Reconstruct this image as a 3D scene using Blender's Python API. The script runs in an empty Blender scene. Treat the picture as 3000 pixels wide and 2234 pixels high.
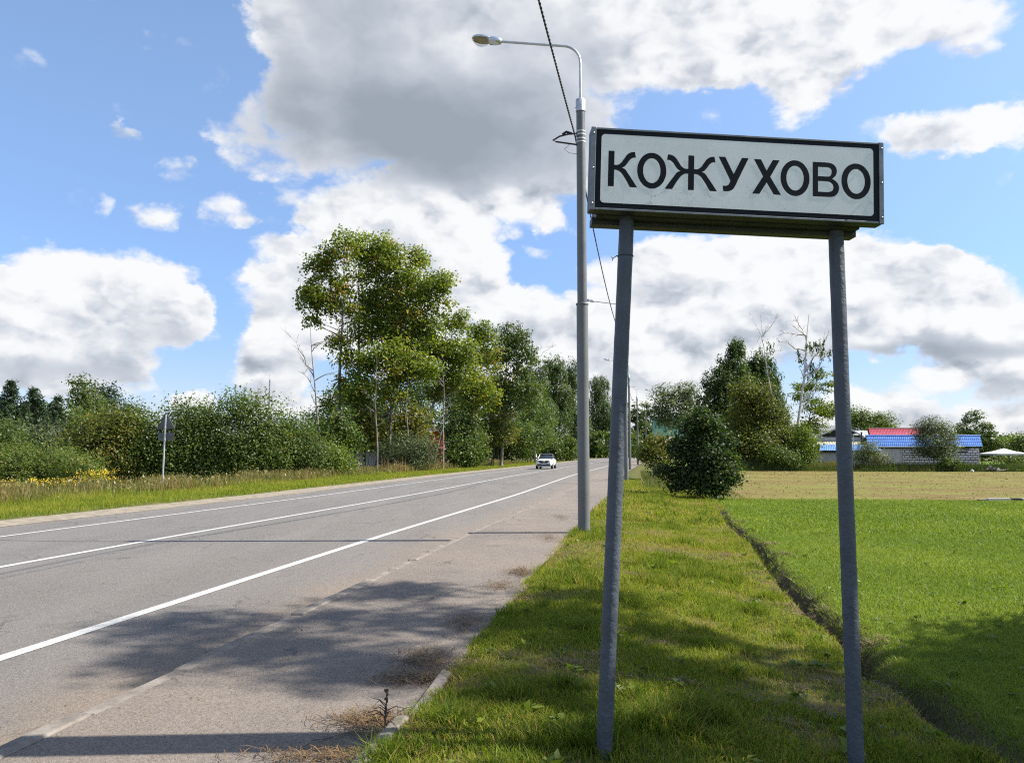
import bpy, bmesh, math, random
import numpy as np
from mathutils import Vector, Matrix

# ------------------------------------------------------------------ basics
scene = bpy.context.scene
COL = scene.collection
rng = np.random.default_rng(11)
random.seed(5)
PI = math.pi

# survey of the place: a pinhole of focal length FP (in 3000 px wide units), eye 1.75 m above the carriageway
FP, CX, CY, HZ, EYE = 2300.0, 1500.0, 1117.0, 1325.0, 1.75
PITCH = math.atan((HZ - CY) / FP)
CP, SP = math.cos(PITCH), math.sin(PITCH)
D = 3000.0 / 2218.0


def ray(x, y):
    u = (x - CX) / FP; v = (CY - y) / FP
    return np.array([u, CP - v * SP, SP + v * CP])


def at(x, y, Y):                       # point seen at (x, y) that stands Y metres ahead
    r = ray(x, y); t = Y / r[1]
    return Vector((r[0] * t, Y, EYE + r[2] * t))


def on(x, y, z=0.0):                   # point seen at (x, y) on level z
    r = ray(x, y); t = (z - EYE) / r[2]
    return Vector((r[0] * t, r[1] * t, z))


# ------------------------------------------------------------------ camera, sky, sun, exposure
cam_d = bpy.data.cameras.new('camera'); cam = bpy.data.objects.new('camera', cam_d); COL.objects.link(cam)
cam.location = (0, 0, EYE); cam.rotation_euler = (PI / 2 + PITCH, 0, 0)
cam_d.sensor_fit = 'HORIZONTAL'; cam_d.sensor_width = 36; cam_d.lens = 36 * FP / 3000
cam_d.clip_start = 0.05; cam_d.clip_end = 8000
scene.camera = cam

SUN_EL, SUN_PHI = math.radians(45.5), math.radians(1.5)
SUN = Vector((math.cos(SUN_PHI) * math.cos(SUN_EL), math.sin(SUN_PHI) * math.cos(SUN_EL), math.sin(SUN_EL)))
sun_d = bpy.data.lights.new('sun', 'SUN'); sun = bpy.data.objects.new('sun', sun_d); COL.objects.link(sun)
sun_d.energy = 4.3; sun_d.angle = math.radians(0.53); sun_d.color = (1.0, 0.945, 0.86)
sun.rotation_euler = SUN.to_track_quat('Z', 'Y').to_euler(); sun.location = (20, 0, 40)

scene.view_settings.view_transform = 'Standard'
try:
    scene.view_settings.look = 'None'
except Exception:
    pass
scene.view_settings.gamma = 1.0; scene.view_settings.use_curve_mapping = False
scene.view_settings.exposure = 1.2
SKY_STRENGTH = 0.10
scene.cycles.max_bounces = 6; scene.cycles.diffuse_bounces = 3; scene.cycles.glossy_bounces = 3
scene.cycles.transmission_bounces = 5; scene.cycles.transparent_max_bounces = 8
scene.cycles.caustics_reflective = False; scene.cycles.caustics_refractive = False
scene.cycles.sample_clamp_indirect = 6.0
scene.cycles.use_denoising = False
scene.cycles.filter_width = 1.15


class NT:
    """small helper to wire shader nodes"""
    def __init__(s, tree): s.t = tree

    def n(s, typ, ins=None, **props):
        o = s.t.nodes.new('ShaderNode' + typ)
        for k, v in props.items(): setattr(o, k, v)
        for k, v in (ins or {}).items():
            sock = o.inputs[k]
            if isinstance(v, bpy.types.NodeSocket): s.t.links.new(v, sock)
            else:
                if hasattr(sock.default_value, '__len__') and not isinstance(v, str):
                    v = tuple(v)
                    if len(sock.default_value) == 4 and len(v) == 3: v = v + (1,)
                sock.default_value = v
        return o

    def m(s, op, a, b=0.0, c=0.0, clamp=False):
        o = s.n('Math', {0: a, 1: b, 2: c}, operation=op); o.use_clamp = clamp; return o.outputs[0]

    def v(s, op, a, b=(0, 0, 0)):
        o = s.n('VectorMath', {0: a, 1: b}, operation=op)
        return o.outputs[1] if op in ('DOT_PRODUCT', 'LENGTH', 'DISTANCE') else o.outputs[0]

    def scale(s, a, f): return s.n('VectorMath', {0: a, 3: f}, operation='SCALE').outputs[0]

    def noise(s, vec, scale=5, detail=4, rough=0.55, dist=0.0, out=0):
        return s.n('TexNoise', {'Vector': vec, 'Scale': scale, 'Detail': detail, 'Roughness': rough, 'Distortion': dist}).outputs[out]

    def smooth(s, x, a, b, lo=0.0, hi=1.0):
        o = s.n('MapRange', {0: x, 1: a, 2: b, 3: lo, 4: hi}, interpolation_type='SMOOTHSTEP'); return o.outputs[0]

    def lin(s, x, a, b, lo=0.0, hi=1.0):
        return s.n('MapRange', {0: x, 1: a, 2: b, 3: lo, 4: hi}).outputs[0]

    def mix(s, f, a, b, blend='MIX'):
        o = s.n('Mix', None, data_type='RGBA', blend_type=blend)
        for i, v in ((0, f), (6, a), (7, b)):
            if isinstance(v, bpy.types.NodeSocket): s.t.links.new(v, o.inputs[i])
            else: o.inputs[i].default_value = v if i == 0 else (tuple(v) + (1,))[:4]
        return o.outputs[2]

    def ramp(s, x, stops, interp='LINEAR'):
        o = s.n('ValToRGB', {0: x}); e = o.color_ramp; e.interpolation = interp
        while len(e.elements) < len(stops): e.elements.new(0.5)
        for el, (p, c) in zip(e.elements, stops): el.position = p; el.color = (tuple(c) + (1,))[:4]
        return o.outputs[0]


# ---- sky: physical blue plus cumulus painted as fields over sky directions (azimuth, elevation)
WHITE = [
        (560, 60, 70, 70, .5), (510, 260, 60, 60, .5), (570, 340, 90, 60, .5), (840, 40, 350, 210, 1.6), (790, 250, 300, 150, 1.3), (1060, 170, 380, 270, 1.6), (1150, 330, 300, 150, 1.2), (700, 130, 190, 190, 1),
        (1480, 50, 420, 130, 1.3), (1700, 60, 330, 110, 1), (1750, 165, 110, 105, 1.0), (1900, 60, 170, 95, .9), (2085, 55, 120, 75, .7), (2150, 110, 50, 36, .4),
        (1960, 300, 110, 42, .55), (2060, 285, 110, 55, .65), (2180, 272, 90, 45, .7), (1990, 330, 75, 28, .45), (2190, 215, 25, 16, .35),
        (740, 530, 150, 110, .9), (720, 650, 120, 110, .9), (820, 720, 160, 120, .9), (800, 450, 240, 75, 1.2), (960, 420, 190, 75, 1), (1000, 560, 125, 110, 1.1), (880, 560, 160, 120, 1.0), (1130, 470, 160, 45, .7),
        (1180, 695, 190, 70, 1.0), (1020, 680, 150, 90, .9), (1060, 790, 240, 90, 1.0), (1195, 557, 70, 24, .55), (1125, 522, 38, 18, .4), (1220, 495, 70, 30, .5),
        (225, 640, 225, 112, 1.4), (110, 700, 150, 80, 1), (-10, 665, 95, 75, 1.1), (370, 680, 120, 72, 1), (0, 765, 160, 60, .9), (245, 775, 85, 46, .7), (120, 820, 190, 50, .8),
        (585, 570, 88, 62, 1), (500, 590, 45, 30, .5), (600, 640, 110, 60, .8), (610, 730, 95, 85, 1), (590, 805, 110, 45, .9), (430, 848, 62, 32, 1.0), (610, 860, 120, 30, .8),
        (292, 300, 36, 20, .50), (425, 372, 62, 28, .36), (237, 440, 30, 36, .45), (350, 467, 58, 42, .52), (490, 462, 62, 54, .66), (545, 490, 60, 30, .35),
        (1560, 600, 350, 112, 1.4), (1740, 620, 320, 125, 1.2), (1960, 640, 180, 105, 1.1), (2110, 690, 150, 100, 1.1), (1995, 560, 60, 46, .7), (1440, 720, 260, 90, 1.1),
        (1760, 720, 330, 75, 1), (2080, 745, 220, 50, .8), (1420, 800, 200, 75, 1.1), (2200, 760, 120, 70, .9),
        (1915, 885, 100, 58, 1), (2110, 815, 130, 46, .9), (2200, 800, 60, 40, .7), (2030, 940, 360, 52, .9), (2180, 890, 90, 60, .8), (1500, 890, 220, 60, .9), (1250, 860, 200, 60, .9),
    ]
GREY = [
    (1080, 300, 420, 200, .95), (860, 310, 380, 190, .70), (700, 190, 420, 320, .62), (960, 30, 600, 320, .55), (1230, 190, 240, 300, .45), (560, 260, 180, 180, .45), (1010, 400, 230, 70, .30), (1400, 60, 260, 140, .22),
    (250, 720, 240, 60, .42), (130, 792, 260, 50, .75), (370, 720, 130, 66, .35), (600, 670, 130, 56, .48), (620, 775, 130, 60, .45), (560, 832, 90, 30, .4),
    (1480, 750, 280, 66, .34), (1780, 768, 400, 36, .45), (2060, 770, 300, 30, .8), (2130, 852, 210, 44, .55), (2010, 905, 90, 40, .5), (1150, 722, 180, 64, .4), (1290, 790, 130, 80, .4), (1900, 700, 320, 50, .14),
]


def build_sky():
    w = bpy.data.worlds.new('World'); scene.world = w; w.use_nodes = True
    t = w.node_tree; t.nodes.clear(); N = NT(t)
    sky = N.n('TexSky', sky_type='NISHITA', sun_disc=False)
    sky.sun_elevation = SUN_EL; sky.sun_rotation = PI / 2 - SUN_PHI
    sky.altitude = 150; sky.air_density = 1.0; sky.dust_density = 0.6; sky.ozone_density = 1.6
    d = N.n('TexCoord').outputs['Generated']
    sx = N.n('SeparateXYZ', {0: d})
    az = N.m('ARCTAN2', sx.outputs[0], sx.outputs[1]); el = N.m('ARCSINE', sx.outputs[2])
    p0 = N.n('CombineXYZ', {0: az, 1: el, 2: 0.0}).outputs[0]
    q = N.v('MULTIPLY', d, (1, 1, 1.5))
    w1 = N.v('SUBTRACT', N.noise(q, 5.0, 2, 0.5, out=1), (0.5, 0.5, 0.5))
    w2 = N.v('SUBTRACT', N.noise(q, 17.0, 5, 0.62, out=1), (0.5, 0.5, 0.5))
    p = N.v('ADD', p0, N.v('ADD', N.v('MULTIPLY', w1, (0.10, 0.06, 0)), N.v('MULTIPLY', w2, (0.075, 0.055, 0))))
    pg = N.v('ADD', p0, N.v('MULTIPLY', w1, (0.14, 0.08, 0)))

    SX, SY_ = 0.30, 0.95                       # where light comes from across the sky in view: high right

    def field(P, blobs, soft=False):
        acc = None; gac = None
        for (x, y, rx, ry, wt) in blobs:
            r = ray(x * D, y * D); r = r / np.linalg.norm(r)
            a0, e0 = math.atan2(r[0], r[1]), math.asin(r[2])
            k = D / FP * math.cos(e0) ** 0.5
            dv = N.v('MULTIPLY', N.v('SUBTRACT', P, (a0, e0, 0)), (1 / (rx * k), 1 / (ry * k), 0))
            b0 = N.m('SUBTRACT', 1.0, N.v('DOT_PRODUCT', dv, dv), clamp=True)
            b = N.m('MULTIPLY', N.m('MULTIPLY', b0, b0) if soft else b0, wt)
            acc = b if acc is None else N.m('ADD', acc, b)
            if not soft:
                g = N.m('MULTIPLY', N.v('DOT_PRODUCT', dv, (SX, SY_, 0)), b)
                gac = g if gac is None else N.m('ADD', gac, g)
        return acc if soft else (acc, gac)
    white = WHITE
    grey = GREY
    B, LIT = field(p, white)
    G = field(pg, grey, True)
    # cloud cover elsewhere in the sky goes on in the same manner
    cov = N.noise(q, 2.1, 3, 0.5)
    out = N.m('MAXIMUM', N.smooth(N.m('ABSOLUTE', az), 0.66, 0.85), N.smooth(el, 0.60, 0.80))
    B = N.m('ADD', B, N.m('MULTIPLY', out, N.lin(cov, 0.50, 0.66, 0.0, 1.2)))
    G = N.m('ADD', G, N.m('MULTIPLY', out, N.lin(cov, 0.58, 0.72, 0.0, 0.6)))
    LIT = N.m('DIVIDE', LIT, N.m('ADD', B, 0.25))

    def puff(P):                               # billows: rounded cells at two sizes
        Pw = N.v('ADD', P, N.v('MULTIPLY', w2, (0.05, 0.05, 0.05)))
        a = N.n('TexVoronoi', {'Vector': Pw, 'Scale': 11.0}, feature='F1').outputs['Distance']
        b = N.n('TexVoronoi', {'Vector': Pw, 'Scale': 27.0}, feature='F1').outputs['Distance']
        return N.m('SUBTRACT', 1.0, N.m('ADD', N.m('MULTIPLY', a, 0.72), N.m('ADD', N.m('MULTIPLY', b, 0.36), N.m('MULTIPLY', N.n('TexVoronoi', {'Vector': Pw, 'Scale': 63.0}, feature='F1').outputs['Distance'], 0.15))))
    off = (0.014, 0.0, 0.030)
    pf0 = puff(q); pf1 = puff(N.v('ADD', q, off))
    f0 = N.noise(q, 13.0, 7, 0.58)
    fine = N.noise(q, 44.0, 6, 0.62)
    dens = N.m('ADD', B, N.m('MULTIPLY', N.m('SUBTRACT', pf0, 0.45), 0.75))
    dens = N.m('ADD', dens, N.m('ADD', N.m('MULTIPLY', N.m('SUBTRACT', f0, 0.5), 0.75), N.m('MULTIPLY', N.m('SUBTRACT', fine, 0.5), 0.50)))
    alpha = N.smooth(dens, 0.13, 0.66)
    rel = N.m('MULTIPLY', N.m('SUBTRACT', pf1, pf0), 1.35)
    rel = N.m('ADD', rel, N.m('MULTIPLY', LIT, -0.30))
    rel = N.m('ADD', rel, N.m('MULTIPLY', N.m('SUBTRACT', f0, 0.5), -0.35))
    sh = N.m('ADD', N.m('ADD', N.m('MULTIPLY', G, N.lin(N.noise(q, 3.2, 5, 0.55), 0.3, 0.7, 0.40, 0.76)), 0.07), N.m('MULTIPLY', rel, N.smooth(G, 0.15, 0.8, 1.0, 0.20)))
    sh = N.m('ADD', sh, N.smooth(dens, 0.25, 1.1, -0.10, 0.06))
    sh = N.m('MULTIPLY', sh, 1.0, clamp=True)
    k = 0.945 / SKY_STRENGTH
    c = N.ramp(sh, [(0.0, (.455, .455, .455)), (0.18, (.415, .418, .424)), (0.36, (.345, .355, .376)), (0.6, (.252, .272, .302)), (0.82, (.186, .207, .234)), (1.0, (.158, .178, .202))])
    c = N.scale(c, k)
    # thin air milkiness towards the horizon
    skyc = N.mix(N.smooth(el, 0.0, 0.55, 1.0, 0.0), N.v('MULTIPLY', sky.outputs[0], (1.0, 1.01, 1.03)), N.v('MULTIPLY', sky.outputs[0], (0.50, 0.605, 0.815)))
    skyc = N.mix(N.smooth(el, 0.0, 0.22, 0.0, 1.0), N.v('MULTIPLY', sky.outputs[0], (0.60, 0.60, 0.76)), skyc)
    colr = N.mix(N.m('MULTIPLY', alpha, 0.96), skyc, c)
    bg = N.n('Background', {'Color': colr, 'Strength': SKY_STRENGTH})
    t.links.new(bg.outputs[0], N.n('OutputWorld').inputs[0])
    w.cycles.sampling_method = 'MANUAL'; w.cycles.sample_map_resolution = 512


build_sky()


# ------------------------------------------------------------------ object helpers
def tag(o, label=None, cat=None, group=None, kind=None):
    for k, v in (('label', label), ('category', cat), ('group', group), ('kind', kind)):
        if v: o[k] = v
    return o


def thing(name, label, cat, loc=(0, 0, 0), rz=0.0, group=None):
    o = bpy.data.objects.new(name, None); COL.objects.link(o)
    o.location = loc; o.rotation_euler = (0, 0, rz); o.empty_display_size = 0.2
    return tag(o, label, cat, group)


def copy_tree(o, parent=None):
    c = o.copy(); COL.objects.link(c)
    if parent: c.parent = parent
    for ch in list(o.children): copy_tree(ch, c)
    return c


class MB:
    """collects shapes that become ONE mesh object"""
    def __init__(s): s.v = []; s.f = []; s.sm = []

    def add(s, vs, fs, smooth=False):
        b = len(s.v); s.v.extend(tuple(map(float, v)) for v in vs); s.f.extend([tuple(i + b for i in f) for f in fs]); s.sm.extend([smooth] * len(fs)); return s

    def box(s, c, sz, R=None, taper=1.0):
        hx, hy, hz = sz[0] / 2, sz[1] / 2, sz[2] / 2
        vs = []
        for z in (-1, 1):
            k = 1.0 if z < 0 else taper
            for x, y in ((-1, -1), (1, -1), (1, 1), (-1, 1)):
                p = Vector((x * hx * k, y * hy * k, z * hz))
                if R is not None: p = R @ p
                vs.append(Vector(c) + p)
        return s.add(vs, [(3, 2, 1, 0), (4, 5, 6, 7), (0, 1, 5, 4), (1, 2, 6, 5), (2, 3, 7, 6), (3, 0, 4, 7)])

    def tube(s, pts, rad, sides=8, cap=True, smooth=True):
        pts = [Vector(p) for p in pts]; n = len(pts)
        if not hasattr(rad, '__len__'): rad = [rad] * n
        vs = []; ref = Vector((0, 0, 1))
        t0 = (pts[1] - pts[0]).normalized()
        if abs(t0.z) > 0.9: ref = Vector((0, 1, 0))
        u = t0.cross(ref).normalized()
        for i, p in enumerate(pts):
            t = (pts[min(i + 1, n - 1)] - pts[max(i - 1, 0)]).normalized()
            u = (u - t * u.dot(t)).normalized(); w = t.cross(u)
            for k in range(sides):
                a = 2 * PI * k / sides
                vs.append(p + (u * math.cos(a) + w * math.sin(a)) * rad[i])
        fs = [(i * sides + k, i * sides + (k + 1) % sides, (i + 1) * sides + (k + 1) % sides, (i + 1) * sides + k) for i in range(n - 1) for k in range(sides)]
        s.add(vs, fs, smooth)
        if cap:
            s.add([vs[k] for k in range(sides)][::-1], [tuple(range(sides))])
            s.add(vs[-sides:], [tuple(range(sides))])
        return s

    def prism(s, poly, z0, z1, M=None):
        n = len(poly); vs = [Vector((x, y, z0)) for x, y in poly] + [Vector((x, y, z1)) for x, y in poly]
        if M is not None: vs = [M @ v for v in vs]
        return s.add(vs, [tuple(range(n))[::-1], tuple(range(n, 2 * n))] + [(i, (i + 1) % n, n + (i + 1) % n, n + i) for i in range(n)])

    def loft(s, rings, cap=True, smooth=True):
        n = len(rings[0]); vs = [p for r in rings for p in r]
        s.add(vs, [(i * n + k, i * n + (k + 1) % n, (i + 1) * n + (k + 1) % n, (i + 1) * n + k) for i in range(len(rings) - 1) for k in range(n)], smooth)
        if cap:
            s.add(rings[0][::-1], [tuple(range(n))]); s.add(rings[-1], [tuple(range(n))])
        return s

    def build(s, name, m, parent=None, bevel=0.0):
        me = bpy.data.meshes.new(name); me.from_pydata(s.v, [], s.f)
        me.polygons.foreach_set('use_smooth', s.sm)
        me.update(); me.validate()
        o = bpy.data.objects.new(name, me); COL.objects.link(o)
        if m: me.materials.append(m)
        if parent: o.parent = parent
        if bevel:
            b = o.modifiers.new('bevel', 'BEVEL'); b.width = bevel; b.segments = 2; b.limit_method = 'ANGLE'
        return o


def raw_mesh(name, V, F, m, parent=None, attrs=None, smooth=False):
    """V (n,3) and F (k,3 or 4) numpy arrays -> object; attrs: per-face float arrays"""
    me = bpy.data.meshes.new(name)
    V = np.ascontiguousarray(V, dtype=np.float32); F = np.ascontiguousarray(F, dtype=np.int32); k = F.shape[1]
    me.vertices.add(len(V)); me.vertices.foreach_set('co', V.ravel())
    me.loops.add(F.size); me.loops.foreach_set('vertex_index', F.ravel())
    me.polygons.add(len(F)); me.polygons.foreach_set('loop_start', np.arange(0, F.size, k, dtype=np.int32))
    me.polygons.foreach_set('loop_total', np.full(len(F), k, dtype=np.int32))
    if smooth: me.polygons.foreach_set('use_smooth', np.ones(len(F), dtype=bool))
    for an, arr in (attrs or {}).items():
        dom = 'FACE' if len(arr) == len(F) else 'POINT'
        a = me.attributes.new(an, 'FLOAT', dom); a.data.foreach_set('value', np.ascontiguousarray(arr, dtype=np.float32))
    me.update(calc_edges=True)
    o = bpy.data.objects.new(name, me); COL.objects.link(o)
    if m: me.materials.append(m)
    if parent: o.parent = parent
    return o


def _hash(ix, iy, seed):
    h = (ix.astype(np.int64) * 374761393 + iy.astype(np.int64) * 668265263 + seed * 974711) & 0xffffffff
    h = ((h ^ (h >> 13)) * 1274126177) & 0xffffffff
    return ((h ^ (h >> 16)) & 0xffff) / 65535.0


def vn(x, y, seed=0, octaves=3):
    """cheap value noise 0..1 on numpy arrays"""
    x = np.asarray(x, float); y = np.asarray(y, float); tot = 0; amp = 1; nrm = 0
    for o in range(octaves):
        ix = np.floor(x); iy = np.floor(y); fx = x - ix; fy = y - iy
        fx = fx * fx * (3 - 2 * fx); fy = fy * fy * (3 - 2 * fy)
        a = _hash(ix, iy, seed + o); b = _hash(ix + 1, iy, seed + o); c = _hash(ix, iy + 1, seed + o); d = _hash(ix + 1, iy + 1, seed + o)
        tot = tot + amp * ((a * (1 - fx) + b * fx) * (1 - fy) + (c * (1 - fx) + d * fx) * fy)
        nrm += amp; amp *= 0.5; x = x * 2.03 + 7.1; y = y * 2.03 + 3.7
    return tot / nrm


# ------------------------------------------------------------------ materials
def new_mat(name):
    m = bpy.data.materials.new(name); m.use_nodes = True; t = m.node_tree; t.nodes.clear()
    N = NT(t); out = N.n('OutputMaterial'); return m, N, out


def obj_co(N): return N.n('TexCoord').outputs['Object']


def plain(name, col, rough=0.5, metal=0.0, var=0.12, scale=8.0, bump=0.0, bscale=60.0, dirt=0.0, dirtcol=(.10, .09, .075), spec=0.5):
    m, N, out = new_mat(name); co = obj_co(N)
    n = N.noise(co, scale, 5, 0.6)
    lo = tuple(c * (1 - var) for c in col); hi = tuple(min(1, c * (1 + var)) for c in col)
    c = N.mix(N.smooth(n, 0.3, 0.7), lo, hi)
    if dirt > 0: c = N.mix(N.m('MULTIPLY', N.smooth(N.noise(co, scale * 2.7, 6, 0.7), 0.5, 0.72), dirt), c, dirtcol)
    b = N.n('BsdfPrincipled', {'Base Color': c, 'Roughness': N.lin(n, 0.3, 0.7, max(0.02, rough - 0.07), min(1, rough + 0.07)), 'Metallic': metal, 'Specular IOR Level': spec})
    if bump > 0:
        bn = N.n('Bump', {'Height': N.noise(co, bscale, 4, 0.6), 'Strength': bump, 'Distance': 0.01}); N.t.links.new(bn.outputs[0], b.inputs['Normal'])
    N.t.links.new(b.outputs[0], out.inputs[0]); return m


def leafy(name, stops, rough=0.45, trans=0.42, spec=0.35, tcol=(1.25, 1.35, 0.55)):
    """leaf or blade: colour by the 'tint' of each leaf (its own pigment), thin and translucent"""
    m, N, out = new_mat(name)
    a = N.n('Attribute', attribute_name='tint', attribute_type='GEOMETRY').outputs['Fac']
    c = N.ramp(a, stops)
    b = N.n('BsdfPrincipled', {'Base Color': c, 'Roughness': rough, 'Specular IOR Level': spec})
    tr = N.n('BsdfTranslucent', {'Color': N.v('MULTIPLY', c, tcol)})
    mx = N.n('MixShader', {0: trans, 1: b.outputs[0], 2: tr.outputs[0]})
    N.t.links.new(mx.outputs[0], out.inputs[0]); return m


M = {}
M['leaf_aspen'] = leafy('aspen_leaf', trans=.5, stops=[(0, (.040, .066, .012)), (.4, (.118, .165, .024)), (.75, (.205, .240, .034)), (.92, (.29, .25, .035)), (1, (.27, .16, .035))], spec=.25)
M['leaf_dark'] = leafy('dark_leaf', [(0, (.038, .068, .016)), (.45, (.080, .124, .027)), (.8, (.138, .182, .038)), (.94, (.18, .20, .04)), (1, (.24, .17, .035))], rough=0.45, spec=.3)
M['leaf_glossy'] = leafy('hazel_leaf', [(0, (.018, .034, .011)), (.5, (.042, .074, .018)), (.85, (.095, .135, .025)), (1, (.18, .19, .03))], rough=0.5, trans=0.38, spec=0.3)
M['leaf_willow'] = leafy('willow_leaf', [(0, (.060, .082, .038)), (.5, (.115, .140, .062)), (1, (.20, .22, .115))], rough=0.5, trans=0.3, spec=.25)
M['leaf_scrub'] = leafy('scrub_leaf', [(0, (.045, .075, .016)), (.5, (.095, .140, .030)), (.85, (.155, .19, .042)), (1, (.23, .19, .05))], spec=.25)
M['leaf_autumn'] = leafy('turning_leaf', [(0, (.060, .086, .016)), (.4, (.120, .138, .026)), (.75, (.20, .175, .030)), (1, (.28, .15, .03))], spec=.25)
M['leaf_lime'] = leafy('fresh_leaf', [(0, (.065, .10, .014)), (.5, (.14, .19, .024)), (1, (.26, .28, .035))], spec=.25)
M['leaf_birch'] = leafy('birch_leaf', [(0, (.036, .062, .019)), (.5, (.078, .120, .036)), (.9, (.135, .17, .045)), (1, (.22, .18, .035))], spec=.25)
M['needle'] = leafy('pine_needle', [(0, (.016, .034, .016)), (.6, (.036, .066, .026)), (1, (.075, .105, .035))], trans=0.12)
M['grass'] = leafy('grass_blade', [(0, (.085, .130, .016)), (.35, (.185, .235, .026)), (.6, (.275, .290, .040)), (.8, (.36, .29, .085)), (1, (.32, .195, .080))], rough=0.6, trans=0.48, spec=0.12, tcol=(1.15, 1.2, .6))
M['lawn'] = leafy('lawn_blade', [(0, (.095, .150, .016)), (.35, (.165, .228, .028)), (.6, (.240, .280, .040)), (.8, (.32, .30, .07)), (1, (.30, .21, .08))], rough=0.55, trans=0.40, spec=0.2, tcol=(1.15, 1.2, .6))
M['weed'] = leafy('weed_stem', [(0, (.05, .075, .018)), (.3, (.10, .13, .03)), (.55, (.19, .165, .055)), (.85, (.30, .215, .09)), (1, (.24, .12, .06))], trans=0.3)
M['hay'] = leafy('mown_hay_blade', [(0, (.100, .085, .022)), (.4, (.165, .145, .034)), (.7, (.21, .175, .045)), (1, (.24, .20, .06))], trans=0.2, spec=.1, tcol=(1, 1, .7))
M['flower'] = leafy('goldenrod_flower', [(0, (.45, .30, .02)), (1, (.62, .48, .03))], trans=0.2, tcol=(1, 1, .6))
M['straw'] = leafy('dry_straw', [(0, (.05, .030, .014)), (.5, (.145, .088, .036)), (1, (.27, .18, .08))], trans=0.15, tcol=(1, 1, .8))


def bark(name, lo, hi, scale=9.0, birch=False):
    m, N, out = new_mat(name); co = obj_co(N)
    if birch:
        s = N.v('MULTIPLY', co, (2.0, 2.0, 7.0))
        k = N.smooth(N.noise(s, 1.7, 5, 0.65), 0.52, 0.64)
        c = N.mix(k, hi, lo)
    else:
        s = N.v('MULTIPLY', co, (1, 1, 0.25))
        c = N.mix(N.smooth(N.noise(s, scale, 6, 0.65), 0.35, 0.65), lo, hi)
    b = N.n('BsdfPrincipled', {'Base Color': c, 'Roughness': 0.9, 'Specular IOR Level': 0.2})
    bn = N.n('Bump', {'Height': N.noise(s, scale * 2, 5, 0.7), 'Strength': 0.5, 'Distance': 0.03}); N.t.links.new(bn.outputs[0], b.inputs['Normal'])
    N.t.links.new(b.outputs[0], out.inputs[0]); return m


M['bark'] = bark('grey_bark', (.045, .038, .030), (.13, .115, .095))
M['bark_aspen'] = bark('aspen_bark', (.07, .062, .048), (.24, .225, .19), 5.0)
M['bark_birch'] = bark('birch_bark', (.05, .045, .04), (.60, .58, .54), 6.0, True)
M['bark_dead'] = bark('dead_bark', (.12, .105, .09), (.27, .245, .215))


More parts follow.
